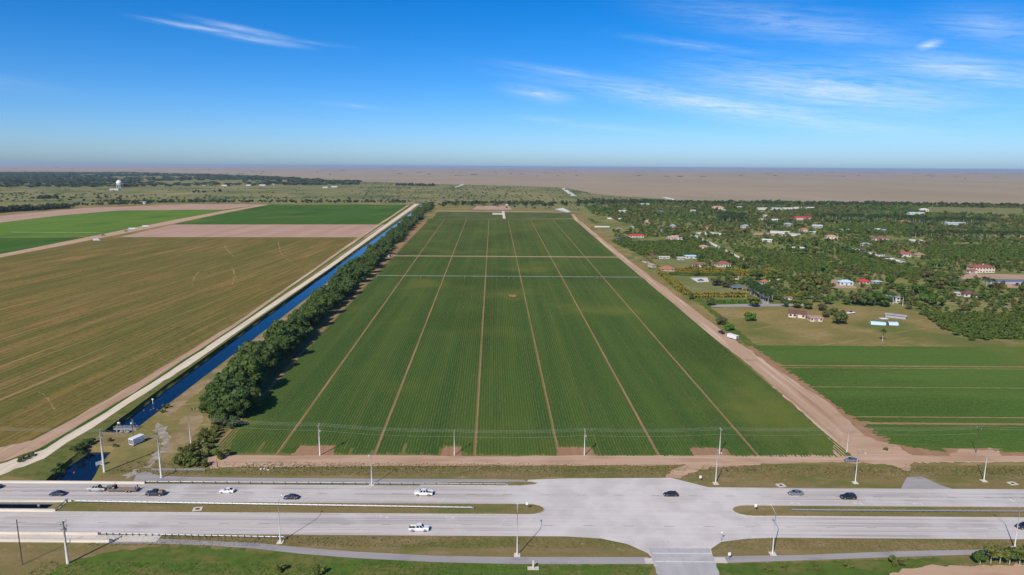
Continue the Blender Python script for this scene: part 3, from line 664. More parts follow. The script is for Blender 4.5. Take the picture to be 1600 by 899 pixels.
# ------------------------------------------------------------------ guard rails
_post = MB().box((0, 0, .38), (.16, .2, .76)).mesh('post', M['steel_dark'])
def guardrail(p, q, label, step=1.9, z=0.0, both=False):
    p, q = Vector((*p, 0)), Vector((*q, 0)); d = q - p; L = d.length; a = math.atan2(d.y, d.x)
    r = empty('guard_rail', (p.x, p.y, z), a); n = max(2, int(L / step))
    for sd in ((-1, 1) if both else (1,)):
        m = MB(); prof = [(0, .44), (.07, .50), (.0, .58), (.07, .66), (.0, .74)]; k = len(prof)
        off = .13 * sd
        vs = [(0, off + sd * a_, b_) for a_, b_ in prof] + [(L, off + sd * a_, b_) for a_, b_ in prof]
        m.add(vs, [(i, i + 1, k + i + 1, k + i) for i in range(k - 1)])
        m.build('rail', M['steel'], r)
    for i in range(n + 1): obj('post', _post, r, (L * i / n, 0, 0))
    m = MB(); m.box((L + .35, .1, .5), (.7, .45, .5)); m.build('end_terminal', M['steel'], r)
    return tag(r, label, 'guard rail')
guardrail((-136.8, 199.0), (-12, 196.4), 'long double guard rail on the median strip with rounded grass end', z=.26, both=True)
guardrail((87, 196.2), (260, 196.2), 'straight double guard rail on the median east of the junction', z=.26, both=True)
guardrail((-117.8, 180.3), (-64.5, 178.9), 'guard rail between the near carriageway and the bike path', z=.03)
guardrail((-122, 212.9), (-1.5, 212.7), 'thin guard rail between the far carriageway and the service road', z=.03, step=3.8)
guardrail((-139.0, 194.2), (-139.6, 199.3), 'short guard rail closing the median beside the dark bridge gap', z=.3)
def pipe_barrier():
    a, b = G(237, 737), G(320, 737); r = empty('pipe_barrier', (a[0], a[1], 0)); L = b[0] - a[0]
    for z in (.55, .95):
        m = MB(); m.tube([(0, 0, z), (L, b[1] - a[1], z)], .09, 8); m.build('rail', M['steel'], r)
    for i in range(8):
        m = MB(); m.tube([(L * i / 7, (b[1] - a[1]) * i / 7, 0), (L * i / 7, (b[1] - a[1]) * i / 7, 1.0)], .08, 8); m.build('post', M['steel'], r)
    tag(r, 'long pale pipe barrier beside the bend of the service road', 'barrier')
pipe_barrier()

# ------------------------------------------------------------------ street lamps
def lamp(px, py, h, arm, label, toward=-1, lean=0.0):
    x, y = G(px, py); r = empty('street_lamp', (x, y, .03))
    m = MB(); m.tube([(0, 0, .15), (0, 0, h * .5), (0, 0, h)], [.17, .13, .085], 10); m.build('pole', M['alu'], r, smooth=True)
    m = MB(); m.box((0, 0, .09), (1.7, 1.7, .2)); m.build('footing', M['concrete'], r)
    m = MB(); m.box((0, 0, .28), (.5, .5, .2)); m.build('base_plate', M['alu'], r)
    if arm:
        m = MB(); pts = [(0, 0, h - .1), (0, toward * arm * .4, h + .55), (0, toward * arm, h + .75)]; m.tube(pts, [.085, .07, .055], 8); a = m.build('arm', M['alu'], r, smooth=True)
        m = MB(); m.box((0, toward * (arm + .35), h + .74), (.38, .95, .18), taper=.7); m.build('lamp_head', M['alu'], a)
    else:
        m = MB(); m.box((0, toward * .3, h + .05), (.4, .9, .18), taper=.7); m.build('lamp_head', M['alu'], r)
    tag(r, label, 'street lamp', 'street lamps along the highway')
lamp(438, 848, 12, 3.2, 'street lamp at the end of the near guard rail by the bike path', 1)
lamp(808, 868, 12.6, 3.6, 'street lamp on the near verge opposite the left median tip', 1)
lamp(1207, 866, 12, 4, 'street lamp on the near verge just east of the side street', 1)
lamp(1585, 857, 12, 4, 'street lamp standing beside the row of small trees', 1)
lamp(581, 758, 11, 2.5, 'street lamp between the service road and the far carriageway', -1)
lamp(1118, 756, 12, 3.5, 'street lamp in the grass by the dirt spur and the wide junction', -1)
lamp(1336, 755, 12, 4, 'street lamp in the grass just west of the short driveway', -1)
lamp(1537, 752, 12, 4.2, 'street lamp in the grass east of the short driveway', -1)

# ------------------------------------------------------------------ power poles and wires
def pole(px, py, h, mat, label, r0=.24, arms=1, rz=0.0, extras=True):
    x, y = G(px, py); r = empty('utility_pole', (x, y, 0), rz)
    m = MB(); m.tube([(0, 0, 0), (0, 0, h * .5), (0, 0, h)], [r0, r0 * .85, r0 * .62], 10); m.build('pole_shaft', mat, r, smooth=True)
    tops = [(x, y, h)]
    for k in range(arms):
        z = h - .55 - k * 1.5
        m = MB(); m.box((0, 0, z), (.14, 2.6, .16)); a = m.build('crossarm', M['pole_concrete'] if mat is not M['pole_wood'] else mat, r)
        for dy in (-1.15, 0, 1.15):
            m = MB(); m.tube([(0, dy, z + .08), (0, dy, z + .2), (0, dy, z + .42)], [.05, .11, .06], 8); m.build('insulator', M['insulator'], a)
    if extras:
        m = MB(); m.tube([(.45, 0, h - 2.9), (.45, 0, h - 1.95)], .27, 10); m.build('transformer', M['insulator'], r, smooth=True)
    tag(r, label, 'utility pole', 'utility poles carrying the overhead wires')
    return x, y, h
PL = [pole(298, 693, 10.5, M['pole_concrete'], 'short pale pole among the shrubs beside the tree row', .17, 0, 0, False),
      pole(500, 712, 12.2, M['pole_concrete'], 'pale concrete pole at the field edge, nearest the tree row', .27, 1, 0, True),
      pole(710, 712, 9.8, M['pole_concrete'], 'pale pole standing by the square bare soil patch', .18, 1, 0, False),
      pole(913, 712, 10.3, M['pole_concrete'], 'pale pole with a small transformer at the middle of the field edge', .20, 1, 0, True),
      pole(1124, 710, 10.3, M['pole_concrete'], 'pale pole on bare soil directly behind a street lamp', .18, 1, 0, False),
      pole(1323, 708, 10.2, M['pole_concrete'], 'slim pole at the corner where the two dirt roads meet', .15, 1, 0, False),
      pole(1525, 708, 10.2, M['pole_wood'], 'slim dark pole on the bare patch of the side field', .13, 1, 0, False)]
PB = [pole(163, 738, 15.4, M['pole_concrete'], 'tall thick pale pole on the grass beside the lower canal pool', .36, 1, .5, True),
      pole(252, 747, 15.0, M['pole_concrete'], 'tall pale pole rising from the bend of the service road', .30, 1, .1, True)]
PN = [pole(106, 881, 12.3, M['pole_concrete'], 'thick pale pole in the near grass by the outer parapet', .36, 2, .0, True),
      pole(35, 883, 13.0, M['pole_wood'], 'thin dark wooden pole in the near grass by the outer parapet', .16, 0, 0, False)]
PX = [pole(209, 690, 8.5, M['pole_brown'], 'brown wooden pole beside the white cabinet at the causeway', .2, 1, .3, False)]
def wire(a, b, label, sag=.5, dy=0.0, dz=0.0, r=.015):
    n = 14; pts = []
    for i in range(n + 1):
        t = i / n; pts.append((a[0] + (b[0] - a[0]) * t, a[1] + (b[1] - a[1]) * t + dy, a[2] + (b[2] - a[2]) * t + dz - sag * 4 * t * (1 - t)))
    m = MB(); m.tube(pts, r, 5); o = m.build('overhead_wire', M['wire'])
    tag(o, label, 'wire', 'overhead wires along the front of the field')
runs = ['tree row and the concrete pole', 'concrete pole and the square soil patch', 'square soil patch and the middle pole', 'middle pole and the street lamp', 'street lamp and the dirt road corner', 'dirt road corner and the dark pole']
for i, nm in enumerate(runs):
    for dy, dz, w in ((-1.15, -.1, 'front'), (0, -.1, 'middle'), (1.15, -.1, 'back'), (0, -2.4, 'lowest')):
        wire(PL[i], PL[i + 1], f'{w} overhead wire spanning between the {nm}', .7, dy, dz)
last = PL[-1]
for dy, w in ((-1.15, 'front'), (1.15, 'back')):
    wire(last, (last[0] + 80, last[1], last[2]), f'{w} overhead wire running on past the slim dark pole', .7, dy, -.1)
for dy, w in ((-1, 'front'), (0, 'middle'), (1, 'back')):
    wire(PB[0], PB[1], f'{w} overhead wire between the two tall pale poles by the canal', .9, dy, -.1)
    wire((PB[0][0] - 90, PB[0][1] + 10, 14), PB[0], f'{w} overhead wire crossing the canal road to the thick pole', .9, dy, -.1)
wire(PB[1], PL[0], 'single overhead wire from the service road bend to the shrubs', .6, 0, -.2)
wire(PX[0], PB[1], 'single overhead wire from the brown pole to the service road bend', .6, 0, -.2)

# ------------------------------------------------------------------ roadside bits
def drain(px, py, z, label):
    x, y = G(px, py); r = empty('drain_inlet', (x, y, z), .2)
    m = MB()
    for sx, sy, w, d in ((-1.0, 0, .7, 2.2), (1.0, 0, .7, 2.2), (0, .85, 1.3, .5), (0, -.85, 1.3, .5)): m.box((sx, sy, .07), (w, d, .14))
    m.build('apron', M['concrete'], r); m = MB(); m.box((0, 0, .02), (1.3, 1.2, .04)); m.build('grate', M['black'], r)
    tag(r, label, 'drain', 'square concrete drain inlets in the grass')
drain(309, 797, .26, 'square concrete drain inlet in the grass of the left median')
drain(1220, 759, .04, 'square concrete drain inlet in the grass by the two cars')
drain(1582, 756, .04, 'square concrete drain inlet in the grass past the far street lamp')
def road_sign(px, py, z, label, h=2.4, shape='rect', size=.75, mat='white', face=-1):
    x, y = G(px, py); r = empty('road_sign', (x, y, z))
    m = MB(); m.tube([(0, 0, 0), (0, 0, h)], .05, 6); m.build('post', M['steel'], r)
    m = MB(); 
    if shape == 'rect': m.box((0, face * .07, h - .1), (size, .03, size * 1.25))
    else: m.tube([(0, face * .05, h - .1), (0, face * .08, h - .1)], size * .55, 8)
    m.build('sign_plate', M[mat], r)
    tag(r, label, 'sign')
road_sign(823, 798, .26, 'small sign on the tip of the left median', 2.2, 'rect', .7)
road_sign(1180, 801, .26, 'small sign on the tip of the right median', 2.2, 'rect', .8)
road_sign(1139, 876, .05, 'small sign by the path just east of the side street', 2.0)
road_sign(1094, 752, .05, 'small white sign in the grass by the junction bulge', 1.6)
road_sign(1127, 847, .05, 'thin sign post at the corner of the side street', 3.0, 'rect', .5)
def sign_base(px, py):
    x, y = G(px, py); r = empty('sign_stub', (x, y, .05))
    m = MB(); m.box((0, 0, .1), (3.0, 1.3, .2)); m.build('slab', M['concrete'], r)
    m = MB(); m.box((0, 0, 1.2), (.4, .3, 2.2)); m.build('column', M['concrete'], r)
    tag(r, 'short concrete column on a slab in the lush grass by the path', 'marker post')
sign_base(833, 889)
def small(name, label, cat, px, py, build, z=0.0, rz=0.0):
    x, y = G(px, py, z); r = empty(name, (x, y, z), rz); build(r); return tag(r, label, cat)
# canal buoys and their rope
def buoy_line(pts, label_fmt, mat, r=.33):
    for i, (px, py) in enumerate(pts):
        x, y = G(px, py, WZ)
        e = empty('buoy', (x, y, WZ))
        m = MB(); m.dome((0, 0, .1), r, 12, 8, 0, -.99, .8); m.build('float', mat, e, smooth=True)
        m = MB(); m.tube([(0, 0, .1 + r * .7), (0, 0, .1 + r * 1.1)], .06, 6); m.build('eyelet', M['steel'], e)
        tag(e, label_fmt.format(nth(i + 1)), 'buoy', 'floating buoys in the canal')
buoy_line([(88, 739), (102, 739), (116, 739)], 'red buoy on the lower canal pool, {} from the canal road', M['red_buoy'])
buoy_line([(214, 642), (225, 642), (236, 641), (246, 641)], 'pinkish buoy across the upper canal, {} from the canal road', M['red_buoy'], .3)
def channel_marker():
    x, y = G(239, 631, WZ); e = empty('canal_marker', (x, y, WZ)); m = MB(); m.tube([(0, 0, 0), (0, 0, 2.4)], .12, 8); m.build('post', M['white'], e)
    m = MB(); m.box((0, -.1, 2.1), (.7, .05, .7)); m.build('plate', M['white'], e); tag(e, 'white marker post standing in the upper canal water', 'marker post')
channel_marker()
# control structure on the causeway
def gate_structure():
    x, y = G(197, 671); r = empty('canal_gate', (x, y, 0), -.05)
    m = MB(); m.box((0, 0, .1), (9.5, 1.6, .35)); m.build('deck', M['culvert'], r)
    for sx in (-3.4, 0, 3.4):
        m = MB(); m.box((sx, 0, -1.2), (.5, 1.8, 2.6)); m.build('pier', M['culvert'], r)
    for sx in (-2.8, 2.6):
        m = MB()
        for dx in (-.55, .55): m.box((sx + dx, 0, 1.5), (.14, .14, 2.6))
        m.box((sx, 0, 2.8), (1.4, .2, .2)); fr = m.build('hoist_frame', M['steel'], r)
        m = MB(); m.tube([(sx, 0, .4), (sx, 0, 4.4)], .07, 8); m.build('lift_stem', M['steel'], fr)
        m = MB(); m.tube([(sx - .4, 0, 2.6), (sx + .4, 0, 2.6)], .32, 10); m.build('gear_box', M['white'], fr)
    for sy in (-.8, .8):
        m = MB()
        for k in range(9): m.tube([(-4.6 + k * 1.15, sy, .2), (-4.6 + k * 1.15, sy, 1.25)], .035, 6)
        for z in (.75, 1.25): m.tube([(-4.6, sy, z), (4.6, sy, z)], .035, 6)
        m.build('handrail', M['steel'], r)
    for sx in (-1.2, 1.3):
        m = MB(); m.tube([(sx, -.9, -.8), (sx, -3.6, -1.3)], .75, 12); m.build('culvert_pipe', M['culvert'], r, smooth=True)
    tag(r, 'steel and concrete sluice gate with hoists at the end of the upper canal', 'sluice gate')
gate_structure()
def cabinet(r):
    m = MB(); m.box((0, 0, .2), (2.6, 5.6, .3)); m.build('skid', M['steel_dark'], r)
    m = MB(); m.box((0, 0, 1.5), (2.2, 5.0, 2.3)); m.build('housing', M['white'], r)
    m = MB(); m.box((0, 0, 2.72), (2.4, 5.2, .14)); m.build('roof', M['white'], r)
    for dx in (-.5, .5):
        m = MB(); m.box((dx, -2.53, 1.5), (.8, .06, 1.7)); m.build('louvre_panel', M['steel_dark'], r)
    for dy in (-1.5, 0, 1.5):
        m = MB(); m.box((-1.13, dy, 1.5), (.05, 1.1, 1.6)); m.build('door', M['steel'], r)
small('equipment_cabinet', 'white equipment cabinet on the causeway beside the brown pole', 'cabinet', 214, 693, cabinet, 0, -.35)
def kiosk(r):
    m = MB(); m.box((0, 0, .75), (1.1, .8, 1.4)); m.build('housing', M['white'], r); m = MB(); m.box((0, 0, 1.5), (1.25, .95, .1)); m.build('lid', M['steel'], r)
    m = MB(); m.box((0, -.42, .8), (.8, .04, 1.0)); m.build('door', M['steel'], r)
small('control_box', 'small pale control box on the bank of the lower pool', 'control box', 161, 726, kiosk)
def panel(r):
    for s in (-.6, .6):
        m = MB(); m.tube([(s, 0, 0), (s, 0, 1.6)], .05, 6); m.build('post', M['steel'], r)
    m = MB(); m.box((0, -.05, 1.4), (1.6, .06, 1.3)); m.build('board', M['white'], r)
small('warning_board', 'white board on two posts facing the lower canal pool', 'sign', 154, 730, panel, 0, .9)

# ------------------------------------------------------------------ vehicles
_wheel_cache = {}
def wheel_parts(r, x, y, rad, w, parent):
    key = (round(rad, 2), round(w, 2))
    if key not in _wheel_cache:
        a = MB(); a.tube([(0, -w / 2, 0), (0, w / 2, 0)], rad, 16); b = MB(); b.tube([(0, -w / 2 - .012, 0), (0, w / 2 + .012, 0)], rad * .62, 12)
        _wheel_cache[key] = (a.mesh('tyre', M['rubber']), b.mesh('rim', M['rim']))
    t, rm = _wheel_cache[key]
    wo = empty('wheel', (x, y, rad)); wo.parent = parent
    obj('tyre', t, wo); obj('rim', rm, wo)
def loft(m, st, mi=0):
    """stations: (x, half width bottom, half width belt, half width top, z bottom, z mid, z top)"""
    n = 8; rings = []
    for x, wb, wm, wt, zb, zm, zt in st:
        rings.append([(x, -wb, zb), (x, -wm, zm * .55 + zb * .45), (x, -wm, zm), (x, -wt, zt), (x, wt, zt), (x, wm, zm), (x, wm, zm * .55 + zb * .45), (x, wb, zb)])
    vs = [v for r in rings for v in r]; fs = []
    for i in range(len(rings) - 1):
        for k in range(n): fs.append((i * n + k, i * n + (k + 1) % n, (i + 1) * n + (k + 1) % n, (i + 1) * n + k))
    fs += [tuple(reversed(range(n))), tuple((len(rings) - 1) * n + k for k in range(n))]
    fs = [f[::-1] for f in fs]
    return m.add(vs, fs, mi)
def car_paint(name, col):
    t = NT('car_paint_' + name); t.b.inputs['Coat Weight'].default_value = .6; t.b.inputs['Coat Roughness'].default_value = .05
    f = t.noise(scale=2.0, detail=3, lo=.3, hi=.8, local=True)
    return t.done(t.mix(f, col, tuple(c * .8 + .01 for c in col), .5), .35, metal=.0, spec=.5)
PAINT = {k: car_paint(k, c) for k, c in dict(black=(.012, .013, .016), white=(.72, .73, .73), navy=(.018, .024, .045), grey=(.14, .16, .19), silver=(.45, .43, .39), red=(.35, .03, .025), charcoal=(.045, .048, .055)).items()}
def vehicle(kind, paint, px, py, heading, label, z=RZ, pos=None, cargo=None, name=None, scale=1.0):
    """heading: radians, 0 = driving toward +X"""
    x, y = pos if pos else G(px, py)
    r = empty(name or {'sedan': 'sedan_car', 'suv': 'suv_car', 'pickup': 'pickup_truck', 'hatch': 'hatchback_car', 'van': 'van', 'box': 'box_truck'}[kind], (x, y, z), heading); r.scale = (scale,) * 3
    p = PAINT[paint]; body, cab = MB(), MB()
    if kind in ('sedan', 'hatch'):
        L, Wd, Ht, rad, wb = 4.75, .92, 1.45, .33, 1.4
        loft(body, [(2.38, .62, .70, .60, .30, .50, .58), (2.2, .80, .86, .72, .22, .60, .72), (1.2, .88, .92, .80, .20, .72, .92), (.7, .88, .92, .84, .20, .78, .98), (-1.6, .88, .92, .84, .20, .82, 1.02), (-2.15, .84, .90, .76, .24, .82, 1.0), (-2.38, .72, .80, .64, .36, .66, .82)])
        rear = -2.05 if kind == 'hatch' else -1.75
        cb = [(1.05, .82, .965), (rear, .80, 1.0)]; rf = [(.25, .62, Ht), (-.95 if kind == 'sedan' else -1.5, .60, Ht - .02)]
    elif kind == 'suv':
        L, Wd, Ht, rad, wb = 4.85, .97, 1.78, .38, 1.42
        loft(body, [(2.42, .66, .76, .66, .36, .70, .86), (2.25, .84, .92, .80, .28, .80, 1.0), (1.2, .93, .97, .88, .26, .86, 1.10), (-2.2, .93, .97, .90, .26, .90, 1.14), (-2.42, .80, .88, .80, .36, .80, 1.04)])
        cb = [(1.05, .87, 1.08), (-2.3, .87, 1.12)]; rf = [(.35, .70, Ht), (-1.95, .70, Ht - .02)]
    elif kind == 'pickup':
        L, Wd, Ht, rad, wb = 5.85, 1.0, 1.92, .41, 1.8
        loft(body, [(2.92, .72, .82, .74, .42, .82, 1.0), (2.75, .90, .98, .86, .34, .95, 1.14), (1.5, .97, 1.0, .90, .32, .98, 1.20), (-.95, .97, 1.0, .94, .32, .98, 1.20)])
        loft(body, [(-.95, .97, 1.0, .98, .42, .55, .66), (-2.9, .97, 1.0, .98, .45, .57, .68)])
        for s in (-1, 1): body.box((-1.95, s * .95, .92), (1.95, .09, .56))
        body.box((-2.9, 0, .92), (.08, 1.95, .56)); body.box((-.98, 0, .95), (.08, 1.95, .56))
        cb = [(1.42, .90, 1.18), (-.92, .90, 1.19)]; rf = [(.75, .74, Ht), (-.72, .74, Ht - .02)]
    else:
        L, Wd, Ht, rad, wb = 5.6, 1.0, 2.3, .38, 1.7
        loft(body, [(2.8, .72, .82, .74, .40, .82, 1.0), (2.6, .92, .98, .90, .30, .95, 1.15), (2.0, .97, 1.0, .94, .30, 1.0, 1.3), (-2.8, .97, 1.0, .96, .30, 1.0, 1.3)])
        cb = [(1.95, .95, 1.28), (-2.8, .95, 1.28)]; rf = [(1.2, .84, Ht), (-2.72, .84, Ht)]
    b0, b1 = cb; t0, t1 = rf
    B = [(b0[0], -b0[1], b0[2]), (b0[0], b0[1], b0[2]), (b1[0], b1[1], b1[2]), (b1[0], -b1[1], b1[2])]
    T = [(t0[0], -t0[1], t0[2]), (t0[0], t0[1], t0[2]), (t1[0], t1[1], t1[2]), (t1[0], -t1[1], t1[2])]
    bo = body.build('body', p, r)
    cab.add(B + T, [(4, 5, 6, 7), (0, 1, 5, 4), (1, 2, 6, 5), (2, 3, 7, 6), (3, 0, 4, 7)]); cab.build('cabin', p, r)
    def pane(nm, q, shrink=.86, push=.015):
        c = sum((Vector(v) for v in q), Vector()) / 4; nrm = (Vector(q[1]) - Vector(q[0])).cross(Vector(q[3]) - Vector(q[0])).normalized()
        vs = [c + (Vector(v) - c) * shrink + nrm * push for v in q]; mm = MB(); mm.add(vs, [(0, 1, 2, 3)]); mm.build(nm, M['glass_dark'], r)
    pane('windscreen', [B[0], B[1], T[1], T[0]]); pane('rear_window', [B[2], B[3], T[3], T[2]])
    if kind != 'box':
        for nm, a, b_, c_, d_ in (('side_window', B[1], B[2], T[2], T[1]), ('side_window', B[3], B[0], T[0], T[3])):
            a, b_, c_, d_ = map(Vector, (a, b_, c_, d_))
            for u0, u1 in ((.04, .49), (.52, .97)):
                pane(nm, [a.lerp(b_, u0), a.lerp(b_, u1), d_.lerp(c_, u1), d_.lerp(c_, u0)], .88)
    fx, bx = L / 2, -L / 2; zl = .68 if kind in ('sedan', 'hatch') else .88
    for s in (-1, 1):
        m = MB(); m.box((fx - .14, s * Wd * .68, zl), (.22, .32, .14)); m.build('headlight', M['clear_lamp'], r)
        m = MB(); m.box((bx + .06, s * Wd * .78, zl + .08), (.12, .22, .2)); m.build('tail_light', M['red_lamp'], r)
        m = MB(); m.box((b0[0] - .35, s * (Wd + .1), b0[2] + .08), (.14, .2, .14)); m.build('wing_mirror', p, r)
        for wx in (wb, -wb): wheel_parts(r, wx, s * (Wd - .12), rad, .24, r)
    m = MB(); m.box((fx - .02, 0, .42), (.12, Wd * 1.5, .22)); m.build('front_bumper', M['black'], r)
    m = MB(); m.box((bx + .02, 0, .45), (.12, Wd * 1.5, .2)); m.build('rear_bumper', M['black'], r)
    if kind == 'pickup':
        m = MB(); m.box((-1.94, 0, .685), (1.86, 1.78, .02)); m.build('bed_floor', M['black'], r)
    if cargo == 'brown':
        m = MB(); m.box((-1.9, 0, 1.25), (1.6, 1.5, .9), taper=.8); c = m.build('cargo_load', plain('brown_load', (.24, .16, .10), .9), r)
    return tag(r, label, {'sedan': 'car', 'suv': 'car', 'hatch': 'car', 'pickup': 'pickup truck', 'van': 'van', 'box': 'truck'}[kind], 'vehicles on the highway' if z == RZ else 'vehicles on dirt tracks')
WEST, EAST = math.pi, 0.0
vehicle('sedan', 'navy', 90, 774.5, WEST, 'dark sedan driving on the bridge just before the flatbed trailer')
vehicle('pickup', 'silver', 152, 767, WEST, 'silver pickup truck towing a flatbed trailer')
vehicle('pickup', 'navy', 243, 774.5, WEST, 'dark pickup truck with a brown load, behind the flatbed trailer', cargo='brown')
vehicle('sedan', 'white', 355, 770, WEST, 'small white sedan on the far carriageway')
vehicle('sedan', 'navy', 455, 780, WEST, 'dark sedan close to the median guard rail on the far carriageway')
vehicle('pickup', 'white', 662, 774, WEST, 'white pickup truck on the far carriageway')
vehicle('hatch', 'black', 1048, 775.5, WEST, 'black hatchback crossing the wide junction')
vehicle('sedan', 'grey', 1243, 773.5, WEST, 'grey sedan on the far carriageway ahead of the black SUV')
vehicle('suv', 'black', 1325, 780, WEST, 'black SUV on the far carriageway by the short driveway')
vehicle('pickup', 'white', 655, 829.5, EAST, 'white pickup truck alone on the near carriageway')
vehicle('suv', 'navy', 1601, 826.5, WEST, 'dark SUV cut off at the edge of the picture on the near carriageway')
vehicle('sedan', 'charcoal', -9, 763.5, WEST, 'dark car at the far left end of the far carriageway')
vehicle('sedan', 'grey', 1330, 721.5, WEST, 'grey sedan on the dirt road beside the field corner', z=.12)
vehicle('pickup', 'black', 1127, 521.5, math.radians(100), 'dark pickup truck on the dirt road beside the white trailer', z=.1)
def flatbed():
    x, y = G(193, 768); r = empty('flatbed_trailer', (x, y, RZ), WEST)
    m = MB(); m.box((0, 0, .78), (9.6, 2.4, .16)); m.build('deck', plain('deck_timber', (.27, .20, .15), .9), r)
    m = MB()
    for s in (-1.0, 1.0): m.box((0, s, .62), (9.6, .16, .22))
    m.tube([(4.8, -.8, .62), (6.6, 0, .6)], .08, 6); m.tube([(4.8, .8, .62), (6.6, 0, .6)], .08, 6); m.build('frame', M['black'], r)
    for wx in (-1.6, -2.6):
        for s in (-1, 1): wheel_parts(r, wx, s * 1.12, .38, .25, r)
    for s in (-1, 1):
        m = MB(); m.box((-4.3, s * .7, 1.25), (.12, .5, 1.3)); m.build('ramp', M['steel_dark'], r)
        m = MB(); m.box((-4.83, s * .95, .72), (.06, .2, .12)); m.build('tail_light', M['red_lamp'], r)
    tag(r, 'long flatbed trailer with a brown deck behind the silver pickup', 'trailer')
    t = empty('small_tractor', (x - 3.6, y, RZ + .86), WEST)
    m = MB(); m.box((.4, 0, .75), (1.5, .6, .55)); m.build('bonnet', M['steel_dark'], t)
    m = MB(); m.box((-.7, 0, .6), (.9, .8, .3)); m.build('seat_platform', M['black'], t)
    m = MB(); m.box((-.95, 0, 1.05), (.15, .5, .6)); m.build('seat', M['black'], t)
    m = MB(); m.tube([(-.2, 0, .9), (-.35, 0, 1.3)], .04, 6); m.tube([(-.36, -.2, 1.3), (-.36, .2, 1.3)], .03, 6); m.build('steering_wheel', M['black'], t)
    m = MB(); m.tube([(-1.1, -.4, .8), (-1.1, -.4, 2.0), (-1.1, .4, 2.0), (-1.1, .4, .8)], .05, 6); m.build('roll_bar', M['red_buoy'], t)
    for s in (-1, 1):
        wheel_parts(t, -.8, s * .62, .55, .3, t); wheel_parts(t, .9, s * .5, .34, .22, t)
    tag(t, 'small dark tractor loaded on the front of the flatbed trailer', 'tractor')
flatbed()
def cargo_trailer(px, py, rz, label, L=6.5, w=2.3, h=2.2, mat='white', name='box_trailer', z=.1):
    x, y = G(px, py); r = empty(name, (x, y, z), rz)
    m = MB(); m.box((0, 0, .6 + h / 2), (L, w, h)); m.build('box_body', M[mat] if mat in M else mat, r)
    m = MB(); m.box((0, 0, .62 + h), (L + .06, w + .06, .08)); m.build('roof', M['white'], r)
    m = MB(); m.box((0, 0, .5), (L, w * .8, .16)); m.tube([(L / 2, 0, .5), (L / 2 + 1.2, 0, .5)], .07, 6); m.build('frame', M['black'], r)
    m = MB(); m.box((-L / 2 - .02, 0, .6 + h / 2), (.04, w * .9, h * .9)); m.build('rear_door', M['steel'], r)
    for s in (-1, 1):
        for dx in (-.5, .5): wheel_parts(r, dx, s * (w / 2), .4, .22, r)
    return tag(r, label, 'trailer')
cargo_trailer(1145, 530, math.radians(118), 'white box trailer parked at the edge of the dirt road and meadow', 7.5)
def farm_truck(px, py, rz, label, paint='white', L=7.0):
    x, y = G(px, py); r = empty('box_truck', (x, y, .1), rz)
    m = MB(); m.box((-.8, 0, 2.1), (L, 2.4, 2.5)); m.build('cargo_box', M['white'], r)
    m = MB(); loft(m, [(L / 2 + 1.3, .9, 1.0, .9, .5, 1.0, 1.3), (L / 2 - .2, 1.0, 1.05, .95, .5, 1.2, 2.2), (L / 2 - .78, 1.0, 1.05, .95, .5, 1.2, 2.2)]); m.build('cab', PAINT[paint], r)
    m = MB(); m.add([(L / 2 + .72, -.85, 1.45), (L / 2 + .72, .85, 1.45), (L / 2 - .1, .8, 2.15), (L / 2 - .1, -.8, 2.15)], [(0, 1, 2, 3)]); m.build('windscreen', M['glass_dark'], r)
    m = MB(); m.box((0, 0, .7), (L + 1, .9, .25)); m.build('chassis', M['black'], r)
    for wx in (L / 2 + .3, -L / 2 + .6):
        for s in (-1, 1): wheel_parts(r, wx, s * 1.05, .48, .3, r)
    tag(r, label, 'truck', 'trucks parked along the field lane')
LA = math.atan2(1249 - 986, -500 + 742) * .62
farm_truck(228, 355.5, LA, 'white box truck on the field lane, farther of the two beside the bright field', L=9)
farm_truck(207, 359.5, LA, 'white box truck on the field lane, nearer of the two beside the bright field', L=9)
farm_truck(151, 377, LA, 'lone white truck where the field lane widens below the dark wedge', 'white', 6.5)
vehicle('pickup', 'charcoal', 197, 362, LA, 'dark pickup truck parked on the field lane near the white trucks', z=.1)
vehicle('pickup', 'charcoal', 161, 368.5, LA, 'dark pickup truck at the corner of the bright green field', z=.1)
def tractor(px, py, rz, label, mat, z=.3):
    x, y = G(px, py); t = empty('farm_tractor', (x, y, z), rz)
    m = MB(); m.box((.9, 0, 1.25), (2.0, .85, .85)); m.build('bonnet', mat, t)
    m = MB(); m.box((-.7, 0, 1.0), (1.6, 1.1, .5)); m.build('chassis', M['black'], t)
    m = MB(); m.box((-.7, 0, 2.0), (1.4, 1.4, 1.5), taper=.88); m.build('cab', M['glass_dark'], t)
    m = MB(); m.box((-.7, 0, 2.82), (1.6, 1.6, .14)); m.build('roof', mat, t)
    m = MB(); m.tube([(1.3, .3, 1.6), (1.3, .3, 2.6)], .06, 6); m.build('exhaust', M['black'], t)
    for s in (-1, 1):
        wheel_parts(t, -.9, s * .95, .85, .5, t); wheel_parts(t, 1.3, s * .8, .55, .35, t)
    m = MB(); m.box((-2.6, 0, .9), (.9, 5.5, .5)); m.build('implement', M['steel_dark'], t)
    tag(t, label, 'tractor')
tractor(859, 383, 1.5, 'dark tractor working in the far part of the central field', M['steel_dark'])
tractor(1590, 447, .2, 'red tractor on the tan strip beside the long dark blue roof', M['red_buoy'], .1)
